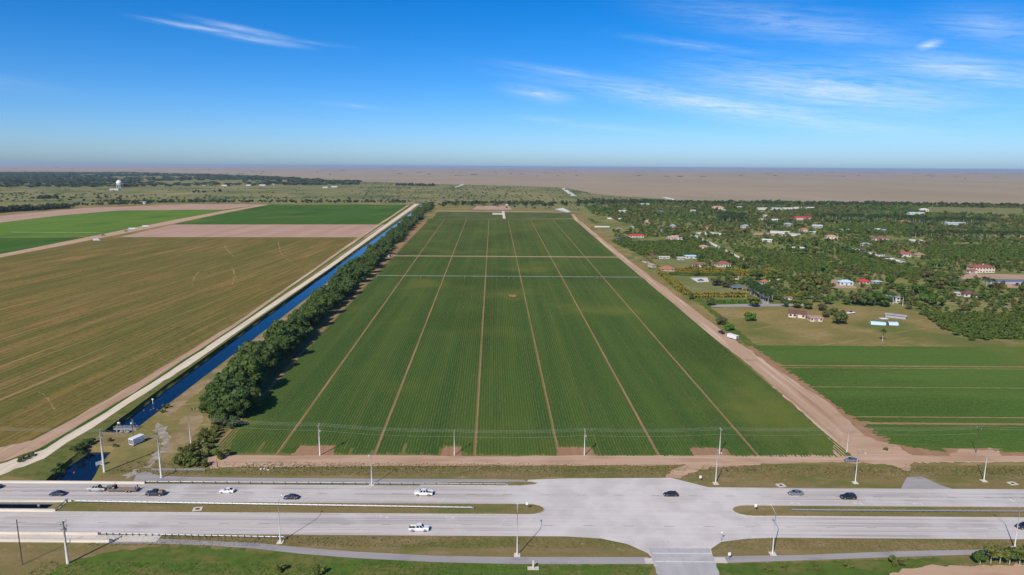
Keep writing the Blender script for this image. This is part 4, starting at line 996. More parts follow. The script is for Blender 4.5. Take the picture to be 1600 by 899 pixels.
# irrigation boom crossing the field
def boom(x0, x1, y, label, z=2.2):
    r = empty('irrigation_boom', (x0, y, 0)); L = x1 - x0; n = max(3, int(L / 38))
    m = MB(); m.tube([(0, 0, z), (L, 0, z)], .11, 6); m.build('pipe', M['wire'], r)
    for i in range(n + 1):
        x = L * i / n; m = MB(); m.tube([(x, -1.4, 0), (x, 0, z)], .07, 5); m.tube([(x, 1.4, 0), (x, 0, z)], .07, 5); m.build('tower', M['steel'], r)
        for s in (-1, 1): wheel_parts(r, x, s * 1.4, .45, .25, r)
    m = MB()
    for i in range(n):
        a, b = L * i / n, L * (i + 1) / n; m.tube([(a, 0, z), ((a + b) / 2, 0, z - .55), (b, 0, z)], .05, 4)
    m.build('truss_rod', M['steel'], r)
    tag(r, label, 'irrigation boom')
gy = G(800, 435.5)[1]
boom(xleft(gy) + 2, xright(gy) - 3, gy, 'long pale irrigation pipe on wheels crossing the central field')
a, b = G(10, 366), G(165, 365)
boom(a[0], b[0], (a[1] + b[1]) / 2, 'pale irrigation pipe on wheels along the edge of the bright green field')

def debris(px, py, n, spread, label, seed):
    g = random.Random(seed); x, y = G(px, py); r = empty('rubbish_heap', (x, y, .06))
    for i in range(n):
        m = MB(); m.box((g.uniform(-spread, spread), g.uniform(-spread, spread) * .6, .25), (g.uniform(.3, .9), g.uniform(.3, .6), g.uniform(.15, .45)), g.uniform(0, 3), taper=.7)
        m.build('chunk', M[g.choice(['concrete', 'kerb', 'culvert', 'pole_brown'])], r)
    tag(r, label, 'rubbish heap')
debris(416, 734, 9, 2.0, 'heap of pale rubbish in the weeds by the front dirt road', 1)
debris(303, 640, 8, 2.2, 'scattered pale debris at the foot of the first canal trees', 2)

# ------------------------------------------------------------------ houses, sheds and yards of the estate land
FOOT = []            # discs kept clear of trees: x, y, radius
LAND = []            # landmarks: x, y, short description
def mpp(py, px=800):
    """metres per photo pixel on the ground row py"""
    x, y = G(px, py); return math.sqrt(y * y + CAM_H * CAM_H) * math.cos(math.atan2(CAM_H, y) - PITCH) / F_PX
WALLS = dict(white=plain('wall_white', (.60, .58, .54), .85), cream=plain('wall_cream', (.66, .56, .44), .85), tan=plain('wall_tan', (.45, .36, .27), .85), pink=plain('wall_pink', (.60, .42, .36), .85),
             grey=plain('wall_grey', (.36, .36, .36), .85), blue=plain('wall_blue', (.40, .50, .62), .8))
def ridged(name, c, dark, k=6.0):
    t = NT(name); f = t.noise(scale=(k, k, .6), detail=2, lo=.35, hi=.65, local=True)
    c2 = t.mix(f, c, dark, .55); g = t.noise(scale=.25, detail=4, lo=.4, hi=.7, off=4, local=True)
    return t.done(t.mix(g, c2, tuple(x * .7 for x in dark), .35), .75)
ROOFS = dict(red=ridged('roof_red_tile', (.30, .10, .075), (.22, .075, .06)), orange=ridged('roof_orange_tile', (.42, .16, .09), (.32, .12, .07)), brown=ridged('roof_brown_tile', (.15, .075, .055), (.10, .055, .045)),
             pink=ridged('roof_pink_tile', (.50, .28, .22), (.42, .22, .18)), white=ridged('roof_white_metal', (.62, .62, .60), (.50, .50, .48)), grey=ridged('roof_grey_shingle', (.34, .35, .37), (.26, .27, .29)),
             silver=ridged('roof_silver_metal', (.55, .58, .62), (.45, .48, .52)), bright=ridged('roof_bright_red', (.50, .045, .05), (.42, .04, .045)), tan=ridged('roof_thatch', (.30, .22, .15), (.22, .16, .10)),
             dark=ridged('roof_dark', (.045, .05, .065), (.03, .033, .045)), teal=ridged('roof_teal', (.42, .62, .60), (.36, .54, .53)), blue=ridged('roof_blue', (.12, .17, .30), (.09, .13, .24)), skyblue=ridged('roof_light_blue', (.42, .58, .74), (.36, .50, .66)))
def house(px, py, w, d, h, roof, rc, wc, label, cat='house', rz=0.0, rise=None, short=None, wins=3, door=True, over=.5, floors=1, chimney=False, opened=False, name=None):
    w, d, h = w * .86, d * .86, h * .85; rise = None if rise is None else rise * .9
    x, y = G(px, py); y += d / 2 * math.cos(rz)
    r = empty(name or {'house': 'house', 'shed': 'shed', 'barn': 'barn', 'building': 'farm_building', 'greenhouse': 'greenhouse'}.get(cat, 'house'), (x, y, .05), rz)
    FOOT.append((x, y, max(w, d) * .58)); LAND.append((x, y, short)) if short else None
    wm, rm = WALLS[wc], ROOFS[rc]; rise = rise if rise is not None else min(w, d) * .22
    if opened:
        nx = max(2, int(w / 5))
        for i in range(nx + 1):
            for s in (-1, 1):
                m = MB(); m.box((-w / 2 + .2 + (w - .4) * i / nx, s * (d / 2 - .2), h / 2), (.25, .25, h)); m.build('post', wm, r)
    else:
        m = MB(); m.box((0, 0, h / 2), (w, d, h)); m.build('wall', wm, r)
    m = MB(); a, b = w / 2 + over, d / 2 + over; z = h + .012
    if roof == 'flat':
        m.box((0, 0, h + .15), (2 * a, 2 * b, .3))
    elif roof == 'gable':
        if w >= d: e = [(-a, 0, z + rise), (a, 0, z + rise)]
        else: e = [(0, -b, z + rise), (0, b, z + rise)]
        c = [(-a, -b, z), (a, -b, z), (a, b, z), (-a, b, z)]
        if w >= d: m.add(c + e, [(0, 1, 5, 4), (2, 3, 4, 5), (1, 2, 5), (3, 0, 4), (3, 2, 1, 0)])
        else: m.add(c + e, [(1, 2, 5, 4), (3, 0, 4, 5), (0, 1, 4), (2, 3, 5), (3, 2, 1, 0)])
    else:
        c = [(-a, -b, z), (a, -b, z), (a, b, z), (-a, b, z)]
        if w >= d: q = max(.3, a - b * .95); e = [(-q, 0, z + rise), (q, 0, z + rise)]; fs = [(0, 1, 5, 4), (1, 2, 5), (2, 3, 4, 5), (3, 0, 4)]
        else: q = max(.3, b - a * .95); e = [(0, -q, z + rise), (0, q, z + rise)]; fs = [(0, 1, 4), (1, 2, 5, 4), (2, 3, 5), (3, 0, 4, 5)]
        m.add(c + e, fs + [(3, 2, 1, 0)])
    ro = m.build('roof', rm, r)
    if roof != 'flat':
        m = MB(); m.tube([(e[0][0], e[0][1], e[0][2] + .03), (e[1][0], e[1][1], e[1][2] + .03)], .16, 6); m.build('ridge_cap', rm, ro)
    m = MB()
    for (cx, cy, sx, sy) in ((0, -b, 2 * a, .1), (0, b, 2 * a, .1), (-a, 0, .1, 2 * b), (a, 0, .1, 2 * b)): m.box((cx, cy, h - .06), (sx + .1, sy, .14))
    m.build('fascia', rm, ro)
    if chimney:
        m = MB(); m.box((w * .12, d * .1, h + rise), (1.3, 1.1, 1.8)); m.build('chimney', wm, ro)
    if not opened and wins:
        fh = h / floors
        for fl in range(floors):
            for i in range(wins):
                if door and fl == 0 and i == wins // 2: continue
                for sy in ((-1,) if cat != 'house' else (-1, 1)):
                    cx = -w / 2 + w * (i + .5) / wins; zc = fl * fh + fh * .55
                    m = MB(); m.box((cx, sy * (d / 2 + .01), zc), (min(1.5, w / wins * .55), .07, fh * .42)); wn_ = m.build('window', M['glass_dark'], r)
                    m = MB(); m.box((cx, sy * (d / 2 + .05), zc - fh * .25), (min(1.5, w / wins * .55) + .25, .16, .1)); m.build('sill', WALLS['white'], wn_)
            for sx in (-1, 1):
                m = MB(); m.box((sx * (w / 2 + .01), 0, fl * fh + fh * .55), (.07, 1.4, fh * .42)); m.build('window', M['glass_dark'], r)
        if door:
            m = MB(); m.box((0, -d / 2 - .015, 1.05), (1.15 if cat == 'house' else min(3, w * .3), .08, 2.1 if cat == 'house' else min(h * .8, 2.8))); m.build('door', M['steel_dark'] if cat == 'house' else M['steel'], r)
    return tag(r, label, cat)
H_ = house
# homes and yards nearest the field road
H_(1022, 405, 9, 9, 3.6, 'gable', 'brown', 'tan', 'open barn with a dark red roof at the head of the small paddock', 'barn', .05, 1.8, 'red barn by the paddock', opened=True)
H_(1038, 404.5, 14, 5, 2.6, 'flat', 'white', 'white', 'long low white shed behind the small paddock', 'shed', .03, short='white shed by the paddock')
H_(1064, 406.5, 8, 6, 3.2, 'flat', 'white', 'white', 'small white block between the long shed and the pale metal shed', 'shed', .05)
H_(1080, 404.5, 16, 7, 3.4, 'gable', 'skyblue', 'white', 'pale blue metal shed at the end of the paddock row', 'shed', .05, 1.0, 'pale blue shed')
H_(1010, 411, 5, 10, 2.8, 'gable', 'red', 'white', 'narrow white stable with a red roof beside the field road', 'shed', .25, 1.0, 'stables beside the field road')
H_(1020, 418, 6, 11, 2.8, 'gable', 'pink', 'white', 'longer white stable with a faded red roof beside the field road', 'shed', .28, 1.2)
H_(1043, 424, 17, 12, 2.6, 'hip', 'orange', 'tan', 'low house under a broad bright orange hipped roof', 'house', .03, 2.6, 'bright orange roof')
H_(1091, 417.5, 10, 9, 3.3, 'hip', 'red', 'white', 'small white cottage with a red hipped roof on the lawn', 'house', .05, 2.0, 'white cottage on the lawn')
H_(1131, 417.5, 17, 11, 3.6, 'hip', 'red', 'white', 'large white house with a red roof behind the palm row', 'house', .06, 2.8, 'large red-roofed house behind the palms', wins=5)
H_(1100, 388.5, 13, 9, 3.0, 'hip', 'pink', 'cream', 'cream bungalow with a pale tan roof beside the pale lane', 'house', .05, 1.6, 'cream bungalow by the lane')
H_(995, 371.5, 25, 9, 3.2, 'gable', 'bright', 'white', 'long barn with a vivid red metal roof near the field road', 'barn', .04, 2.2, 'vivid red barn', wins=5)
H_(972, 376.5, 17, 9, 3.0, 'gable', 'dark', 'grey', 'shade house with a dark blue-grey roof beside the vivid red barn', 'shed', -.45, 1.0, opened=True)
H_(1056, 375, 27, 14, 3.6, 'hip', 'pink', 'white', 'wide white house with a faded pink roof past the red barn', 'house', .04, 3.0, 'wide pink-roofed house', wins=6)
H_(1008, 321, 26, 10, 4, 'gable', 'white', 'white', 'white metal shed close to the edge of the marsh', 'shed', .02, 1.2)
H_(973, 332, 20, 10, 4, 'gable', 'white', 'white', 'white metal shed near the far end of the field road', 'shed', .02, 1.2, 'white shed at the field road end')
H_(946, 323, 14, 10, 4, 'hip', 'brown', 'tan', 'house with a dark red-brown roof among trees by the marsh', 'house', .0, 2.5)
H_(1032, 333, 14, 12, 4, 'hip', 'blue', 'white', 'house with a slate blue roof among the far trees', 'house', .0, 2.5)
H_(967, 358, 11, 10, 3.4, 'hip', 'red', 'tan', 'small red-brown house behind the wall by the field road', 'house', .0, 2.2)
H_(989, 357, 5, 5, 3, 'flat', 'white', 'white', 'tiny white hut on the bare yard behind the red barn', 'shed', .0, door=False)
H_(1013, 349, 16, 11, 4, 'hip', 'pink', 'cream', 'cream house with a pinkish roof among dense dark trees', 'house', .0, 2.6)
H_(1038, 361, 11, 9, 4, 'gable', 'dark', 'white', 'white house with a steep dark gabled roof', 'house', .2, 3.0)
H_(1052, 356, 11, 9, 4, 'hip', 'grey', 'grey', 'grey-roofed house just beyond the steep dark gable', 'house', .0, 2.5)
H_(1122, 327, 34, 14, 5, 'hip', 'pink', 'cream', 'big cream villa with a pinkish roof far back by the marsh', 'house', .0, 3.5, wins=6)
H_(1130, 330, 18, 9, 4, 'flat', 'white', 'cream', 'flat-roofed cream wing standing before the big cream villa', 'building', .0)
H_(1085, 331, 20, 8, 3.5, 'gable', 'white', 'white', 'long white shed among far palms', 'shed', .0, 1)
H_(1156, 325.5, 16, 10, 4, 'gable', 'white', 'white', 'small white shed next to the marsh edge, past the cream villa', 'shed', .0, 1.2)
for i, (x, w) in enumerate(((1192, 30), (1212, 34), (1233, 34), (1248, 22), (1268, 26))):
    H_(x, 328 if i < 3 else 327, w, 14, 4, 'gable', 'white' if i != 1 else 'silver', 'white', f'pale long greenhouse near the marsh, {nth(i + 1)} from the cream villa', 'greenhouse', .03, 1.6, 'pale greenhouses near the marsh', wins=0)
H_(1196, 340, 9, 8, 6, 'flat', 'white', 'white', 'white cube-shaped tank house among dark palms', 'shed', 0)
H_(1214, 346.5, 22, 13, 4, 'gable', 'white', 'white', 'broad white-roofed packing shed beside the cube-shaped tank house', 'building', .05, 1.6)
H_(1192, 345.5, 12, 8, 3.5, 'gable', 'white', 'white', 'small white shed tucked under palms near the packing shed', 'shed', .0, 1)
H_(1166, 356.5, 15, 13, 4.2, 'hip', 'grey', 'white', 'house with a pale grey hipped roof beside the tall palm grove', 'house', .1, 2.6, 'pale grey roof by the palm grove')
H_(1232, 353.5, 20, 12, 4, 'hip', 'grey', 'grey', 'grey-roofed house behind the long twin sheds', 'house', .1, 2.4)
H_(1107, 357.5, 13, 9, 3.6, 'hip', 'red', 'cream', 'yellow-walled house with a red roof beyond the white yard', 'house', .0, 2.0, 'red-roofed house by the white yard')
H_(1200, 378.5, 15, 8, 3.4, 'gable', 'white', 'white', 'white-roofed shed standing alone in the grove', 'shed', -.5, 1.2, 'white shed alone in the grove')
H_(1246, 391.5, 22, 11, 3.6, 'gable', 'silver', 'white', 'open shed with a broad pale blue-white roof in the grove', 'shed', -.2, 1.0, 'open pale-roofed shed in the grove', opened=True)
H_(1219, 365, 34, 6, 3.2, 'gable', 'white', 'white', 'long white shed, longer of the twin sheds in a row', 'shed', -.25, .8, 'twin white sheds', wins=0)
H_(1237, 369, 30, 6, 3.2, 'gable', 'silver', 'white', 'long silvery shed, nearer of the twin sheds in a row', 'shed', -.25, .8, wins=0)
H_(1256, 343.5, 40, 14, 4.5, 'gable', 'bright', 'white', 'very long barn with a vivid red roof among palms', 'barn', .02, 2.5, 'very long red barn', wins=8)
H_(1278, 356, 20, 11, 4, 'gable', 'silver', 'grey', 'silver-roofed shed close to the very long red barn', 'shed', -.1, 1.4)
H_(1258, 362, 15, 11, 4, 'hip', 'orange', 'white', 'white house with an orange roof next to dense green trees', 'house', .05, 2.5)
H_(1271, 366, 10, 9, 3.5, 'gable', 'white', 'white', 'small white annex beside the orange-roofed white house', 'shed', .1, 1.2)
H_(1301, 373.5, 19, 12, 3.8, 'hip', 'pink', 'cream', 'cream house with a pink-red roof at the head of the parked cars', 'house', -.1, 2.4, 'pink-red roof above the parked cars')
H_(1320, 361.5, 18, 7, 3, 'gable', 'silver', 'grey', 'low silver shed on its own in the dark grove', 'shed', .0, .8)
H_(1377, 376, 27, 10, 3.6, 'hip', 'red', 'white', 'long low white house with a red roof facing a lawn', 'house', .0, 2.0, 'long red-roofed bungalow', wins=6)
H_(1354, 385, 13, 8, 3.4, 'hip', 'grey', 'white', 'white house with a grey roof half hidden by blue-green trees', 'house', .0, 1.8)
H_(1415, 349.5, 22, 11, 4.5, 'hip', 'orange', 'tan', 'house with a glowing orange roof before the tall palm row', 'house', .0, 2.5, 'glowing orange roof')
H_(1433, 336, 40, 14, 5, 'gable', 'teal', 'white', 'very wide pale teal warehouse near the pasture', 'building', .0, 1.6, 'pale teal warehouse')
H_(1445, 331, 24, 14, 6, 'hip', 'white', 'cream', 'cream house with a white roof behind the teal warehouse', 'house', .0, 3)
H_(1494, 351.5, 42, 10, 4, 'gable', 'silver', 'blue', 'long bluish shed under the tall palm row', 'shed', .0, 1.2, 'long bluish shed under palms', wins=0)
H_(1372, 361, 9, 7, 3.4, 'gable', 'white', 'white', 'tiny white shed near the small grey gable', 'shed', .0, 1); H_(1382, 362.5, 10, 8, 3.4, 'gable', 'grey', 'grey', 'small grey gabled hut near the tiny white shed', 'shed', .6, 1.4)
H_(1416, 401.5, 14, 9, 3.6, 'gable', 'red', 'white', 'white gabled house with a red roof next to the thatched hut', 'house', -.15, 2.6, 'red gable next to the thatched hut')
H_(1439, 401.5, 13, 11, 2.2, 'hip', 'tan', 'tan', 'round-looking hut under a wide tan thatched roof', 'house', .1, 3.2, wins=0, door=False)
H_(1323, 446.5, 14, 8, 3.6, 'hip', 'skyblue', 'white', 'white house with a pale blue roof beside the red hipped roof', 'house', -.05, 1.8, 'white house with the pale blue roof')
H_(1351, 444.5, 11, 8, 3.0, 'hip', 'bright', 'tan', 'small house with a bright red hipped roof in the middle grove', 'house', -.05, 2.0)
H_(1372, 444.5, 8, 6, 2.8, 'flat', 'silver', 'grey', 'flat silver-roofed shed beside the bright red hipped roof', 'shed', .4)
H_(1394, 474, 14, 9, 5.4, 'flat', 'grey', 'white', 'two-storey white house with pillars among bare-stemmed palms', 'house', .0, floors=2, wins=4, short='pillared white house')
H_(1537, 426.5, 26, 12, 6.4, 'hip', 'red', 'cream', 'large two-storey cream mansion with a red tiled roof', 'house', .02, 2.4, 'cream mansion', wins=7, floors=2, chimney=True)
H_(1521, 427.5, 10, 6, 3.3, 'hip', 'red', 'cream', 'one-storey porch wing with red tiles at the corner of the mansion', 'building', .02, 1.2, wins=2)
H_(1518, 464.5, 12, 9, 3.0, 'hip', 'brown', 'white', 'brown-red roofed house with white gravel terrace in the grove', 'house', -.15, 2.4, 'brown-red roof with the white terrace')
H_(1502, 462.5, 9, 5, 2.6, 'flat', 'white', 'white', 'flat white carport beside the brown-red roofed house', 'shed', .15)
H_(1580, 444, 46, 7, 3.0, 'flat', 'blue', 'grey', 'long low shade house with a dark blue roof', 'shed', .01, short='long dark blue roof', wins=0, door=False)
H_(1248, 497, 13, 8, 3.4, 'gable', 'brown', 'cream', 'cream ranch house with a dark brown gabled roof by the meadow', 'house', -.42, 2.2, 'brown-roofed ranch house', wins=4)
H_(1276, 503, 9.5, 7, 3.2, 'flat', 'pink', 'cream', 'terraced cream wing of the ranch house with an open front', 'building', -.05, wins=4)
H_(1404, 499, 4, 15, 2.6, 'gable', 'grey', 'grey', 'long narrow grey shed at the corner of the meadow', 'shed', .95, .5, wins=0, short='narrow grey shed')
H_(1196, 445, 8, 7, 3.0, 'hip', 'orange', 'cream', 'small house with an orange roof beside the white-stemmed palms', 'house', .1, 1.8, 'orange roof beside the white-stemmed palms')
H_(1152, 453.5, 11, 7, 3.0, 'flat', 'blue', 'white', 'white pavilion with a dark blue flat canopy behind yellow palms', 'building', .0, opened=True, short='blue-canopied pavilion')
H_(1147, 437, 10, 7, 3.2, 'hip', 'pink', 'white', 'pale house mostly hidden by the dark trees above the pavilion', 'house', .0, 1.8)
H_(1230, 469, 9, 5, 2.5, 'flat', 'tan', 'white', 'low white villa wall half hidden behind yellow palms', 'house', .0, wins=4)
# curved blue canopies of the play ground
def canopy(px, py, w, d, rz, label):
    x, y = G(px, py); r = empty('curved_canopy', (x, y, .05), rz); FOOT.append((x, y, 7))
    m = MB(); n = 8; vs = []
    for i in range(n + 1):
        a = math.pi * i / n
        vs += [(-w / 2, -math.cos(a) * d / 2, .4 + math.sin(a) * 2.0), (w / 2, -math.cos(a) * d / 2, .4 + math.sin(a) * 2.0)]
    m.add(vs, [(2 * i, 2 * i + 1, 2 * i + 3, 2 * i + 2) for i in range(n)]); m.build('sheet', ROOFS['skyblue'], r, smooth=True)
    for s in (-1, 1):
        m = MB(); pts = [(s * w / 2, -math.cos(math.pi * i / n) * d / 2, .42 + math.sin(math.pi * i / n) * 2.0) for i in range(n + 1)]; m.tube(pts, .08, 6); m.build('hoop', M['white'], r)
    tag(r, label, 'canopy')
canopy(1371, 508, 9, 5, -.3, 'larger of two curved pale blue canopies in the meadow')
canopy(1394, 508.5, 6, 5, -.1, 'smaller of two curved pale blue canopies in the meadow')
def parasol():
    x, y = G(1380, 505); r = empty('shade_canopy', (x, y, .05)); m = MB(); m.box((0, 0, 3.2), (5, 4, .14)); m.build('top', M['white'], r)
    for sx in (-2, 2):
        for sy in (-1.6, 1.6):
            m = MB(); m.tube([(sx, sy, 0), (sx, sy, 3.2)], .06, 6); m.build('post', M['steel'], r)
    tag(r, 'flat white shade canopy standing between two curved blue canopies', 'canopy')
parasol()
def boat():
    x, y = G(1330, 491); r = empty('parked_boat', (x, y, .1), .3); m = MB()
    loft(m, [(3.6, .05, .1, .1, .9, 1.1, 1.3), (2.0, .5, 1.0, .95, .5, 1.0, 1.35), (-3.2, .7, 1.1, 1.05, .45, 1.0, 1.3)]); m.build('hull', M['white'], r)
    m = MB(); m.box((-.3, 0, 1.65), (1.6, 1.2, .8), taper=.75); m.build('console', M['glass_dark'], r)
    m = MB(); m.box((-.2, 0, .35), (5.5, 1.5, .12)); m.build('cradle', M['steel_dark'], r)
    for s in (-1, 1): wheel_parts(r, -1, s * .95, .33, .2, r)
    tag(r, 'small white boat on a trailer behind the ranch house', 'boat')
boat()
# yards, lanes, lawns
sheet('paddock_lawn', [(1026, 414), (1028, 406), (1090, 408), (1084, 420), (1050, 421)], Z4, M['lawn'])
sheet('park_lawn', [(1060, 440), (1052, 433), (1090, 432), (1165, 447), (1190, 468), (1105, 468), (1078, 455)], Z4, M['lawn'])
sheet('concrete_pad_pavement', [(1078, 434.5), (1105, 434), (1108, 441), (1090, 441.5)], Z4 + .05, M['white_pad'])
sheet('white_yard_ground', [(1086, 364), (1105, 362.5), (1132, 365), (1128, 367.5), (1095, 367.5)], Z4 + .05, M['white_pad'])
sheet('pale_yard_ground', [(1180, 364), (1225, 366), (1222, 369), (1176, 367)], Z4, M['bare_pink'])
sheet('lawn_strip_ground', [(1348, 375), (1405, 376), (1448, 379), (1440, 375), (1362, 372.5)], Z4, M['lawn'])
sheet('sandy_yard_ground', [(1420, 378), (1446, 378.5), (1440, 375), (1420, 374)], Z4 + .05, M['white_pad'])
sheet('tan_strip_ground', [(1562, 446), (1580, 443.5), (1700, 446), (1700, 453), (1575, 450)], Z4 + .05, M['dirt'])
sheet('mauve_yard_ground', [(1490, 432), (1520, 428), (1620, 430), (1700, 436), (1620, 437), (1500, 436)], Z4, M['bare_pink'])
sheet('paved_lane', [(1110, 477), (1165, 475.5), (1270, 475), (1270, 478.5), (1165, 480), (1112, 480)], Z4 + .05, M['asphalt'])
sheet('drive_lane', [(1192, 476), (1186, 462), (1178, 448), (1182, 447), (1194, 462), (1203, 476)], Z4 + .06, M['asphalt'])
sheet('house_drive_ground', [(1296, 446), (1300, 438), (1306, 437), (1318, 447), (1338, 448), (1338, 451), (1300, 450)], Z4 + .05, M['bare_pink'])
ribbon('pale_lane', [(1078, 367), (1111, 382), (1135, 395), (1168, 409)], [(1083, 366), (1118, 382), (1140, 394), (1171, 408)], Z4 + .06, M['white_pad'], n=6, jag=.3)
ribbon('car_lane', [(1290, 378), (1350, 395), (1408, 411)], [(1294, 377), (1354, 393), (1411, 409)], Z4 + .06, M['white_pad'], n=6, jag=.3)
ribbon('hedge_lane', [(1222, 431), (1260, 450), (1300, 470)], [(1226, 430), (1264, 449), (1304, 469)], Z4 + .06, M['asphalt'], n=4)
def wall_run(a, b, h, label, mat='white'):
    A, B = G(*a), G(*b); d = Vector((B[0] - A[0], B[1] - A[1], 0)); r = empty('garden_wall', (A[0], A[1], 0), math.atan2(d.y, d.x)); n = max(2, int(d.length / 6))
    for i in range(n):
        m = MB(); m.box((d.length * (i + .5) / n, 0, h / 2), (d.length / n - .3, .2, h)); m.build('panel', WALLS[mat], r)
    for i in range(n + 1):
        m = MB(); m.box((d.length * i / n, 0, h / 2 + .1), (.4, .4, h + .2)); m.build('pillar', WALLS[mat], r)
    tag(r, label, 'wall')
wall_run((949, 342.3), (974, 343), 2.6, 'white boundary wall behind the green plot by the field road')
wall_run((929, 355.5), (952, 355.5), 2.4, 'white boundary wall close to the end of the field road')
wall_run((1202, 439.5), (1222, 438.5), 1.8, 'white garden wall leading from the orange roof to the hedge')
# cars parked along the lane in the grove
for i in range(13):
    t = i / 12; px, py = 1313 + 96 * t, 385.5 + 25 * t
    x, y = G(px, py)
    vehicle(['van', 'sedan', 'suv', 'hatch'][i % 4], ['white', 'white', 'silver', 'white', 'charcoal'][i % 5], 0, 0, 2.2, f'vehicle parked in the long row beside the grove lane, {nth(i + 1)} from its far end', z=.12, pos=(x + 2.5, y + 3), name='parked_car', scale=1.15)
vehicle('pickup', 'grey', 1095, 439.5, .3, 'grey pickup truck parked on the concrete pad by the lawn', z=.16)
# far away, left: radar dome and buildings
def radome():
    x, y = G(187, 296); r = empty('radar_tower', (x, y, 0))
    m = MB()
    for sx in (-7, 7):
        for sy in (-7, 7): m.box((sx, sy, 9), (1.6, 1.6, 18))
    m.box((0, 0, 18.5), (19, 19, 1.4)); m.build('tower_frame', M['pole_concrete'], r)
    m = MB(); m.dome((0, 0, 27), 11, 20, 10, 0, -.85); m.build('dome', M['white'], r, smooth=True)
    tag(r, 'white spherical radar dome on a short tower far off in the scrub', 'radar dome')
radome()
H_(178, 297.5, 40, 20, 7, 'flat', 'skyblue', 'white', 'long pale building at the foot of the radar dome', 'building', .05)
for i, (x, y, w) in enumerate(((319, 290.5, 22), (350, 291, 30), (388, 290.5, 26), (410, 290.5, 34), (425, 289.5, 24), (508, 294, 26), (522, 293, 34), (140, 276.5, 60), (70, 290, 36), (20, 281, 60), (222, 319, 18))):
    H_(x, y, w, 14, 5, 'gable', 'white', 'white', f'distant white building in the western scrub, {nth(i + 1)} of the scattered ones', 'building', .05, 1.5, wins=0, door=False)
H_(778, 335.5, 28, 4, 3.5, 'flat', 'white', 'white', 'long white container beside the track behind the central field', 'building', .02, wins=0)
H_(792, 322, 7, 5, 3.5, 'gable', 'white', 'white', 'small white hut behind the rubble yard', 'shed', .0, 1)
vehicle('van', 'white', 609, 401.5, 1.2, 'white van parked in the shade of the tree row at the dirt cross lane', z=.1)

# ------------------------------------------------------------------ vegetation
def unit(v): return v / np.maximum(np.linalg.norm(v, axis=1, keepdims=True), 1e-6)
def crown_quads(g, n, rx, ry, rz, zc, lobes, q, flat=.38):
    """leaf clumps on the surface of many lobes spread through an ellipsoid"""
    c = unit(g.normal(size=(lobes, 3))) * g.uniform(.25, .86, (lobes, 1)) ** .6; c[:, 2] = c[:, 2] * .85 + .08
    r = g.uniform(.22, .42, lobes); k = g.integers(0, lobes, n)
    nd = unit(g.normal(size=(n, 3)) + np.array([0, 0, .25])); p = c[k] + nd * r[k][:, None] * g.uniform(.75, 1.08, (n, 1))
    S = np.array([rx, ry, rz]); p = p * S; p[:, 2] += zc
    nr = unit(nd + g.normal(size=(n, 3)) * flat); t = unit(np.cross(nr, g.normal(size=(n, 3)))); b = np.cross(nr, t)
    s = (q * g.uniform(.55, 1.4, n))[:, None]
    e = g.uniform(.55, 1.0, (n, 1))
    V = np.stack([p - t * s - b * s * e, p + t * s - b * s * e * .6, p + t * s * .8 + b * s * e, p - t * s * .7 + b * s * e], 1).reshape(-1, 3)
    return V, np.arange(4 * n).reshape(-1, 4)
def trunk_mb(g, h, r, limbs, spread, top):
    m = MB(); m.tube([(0, 0, -.2), (r * .3, 0, h * .5), (0, r * .4, h)], [r * 1.25, r, r * .75], 7)
    for i in range(limbs):
        a = 2 * math.pi * i / limbs + g.uniform(-.4, .4); d = spread * g.uniform(.5, .85)
        m.tube([(0, 0, h * .85), (math.cos(a) * d * .5, math.sin(a) * d * .5, h + (top - h) * .4), (math.cos(a) * d, math.sin(a) * d, h + (top - h) * g.uniform(.6, .85))], [r * .6, r * .4, r * .15], 5)
    return m
def make_tree(name, seed, h, r, n, lobes, q, leaf, bark='bark', clear=.3, split=True):
    g = np.random.default_rng(seed); zc = h * (clear + 1) / 2; rz = h * (1 - clear) / 2
    V, Q = crown_quads(g, n, r, r * g.uniform(.85, 1.1), rz, zc, lobes, q)
    root = empty(name)
    trunk_mb(g, h * clear * 1.15, max(.12, h * .022), 4, r * .7, h * .85).build('trunk', M[bark], root)
    obj('crown', mesh_np('crown', V, Q, [leaf]), root)
    return root
def one_mesh_tree(seed, h, r, n, lobes, q, leaf, bark='bark', clear=.22):
    g = np.random.default_rng(seed); V, Q = crown_quads(g, n, r, r, h * (1 - clear) / 2, h * (clear + 1) / 2, lobes, q)
    m = trunk_mb(g, h * clear * 1.2, max(.12, h * .025), 0, r, h); tv = np.array(m.v); tf = np.array([f for f in m.f if len(f) == 4])
    return mesh_np('tree', np.concatenate([V, tv]), np.concatenate([Q, tf + len(V)]), [leaf, M[bark]], np.concatenate([np.zeros(len(Q), int), np.ones(len(tf), int)]))
def place(proto, x, y, s, rz, label, cat, group, sz=None, name=None):
    o = copy_tree(proto)
    if name: o.name = name
    o.location = (x, y, 0); o.scale = (s, s, sz or s); o.rotation_euler.z = rz
    return tag(o, label, cat, group)
PROTO = []
def drop_proto(p):
    for c in list(p.children): drop_proto(c)
    bpy.data.objects.remove(p)

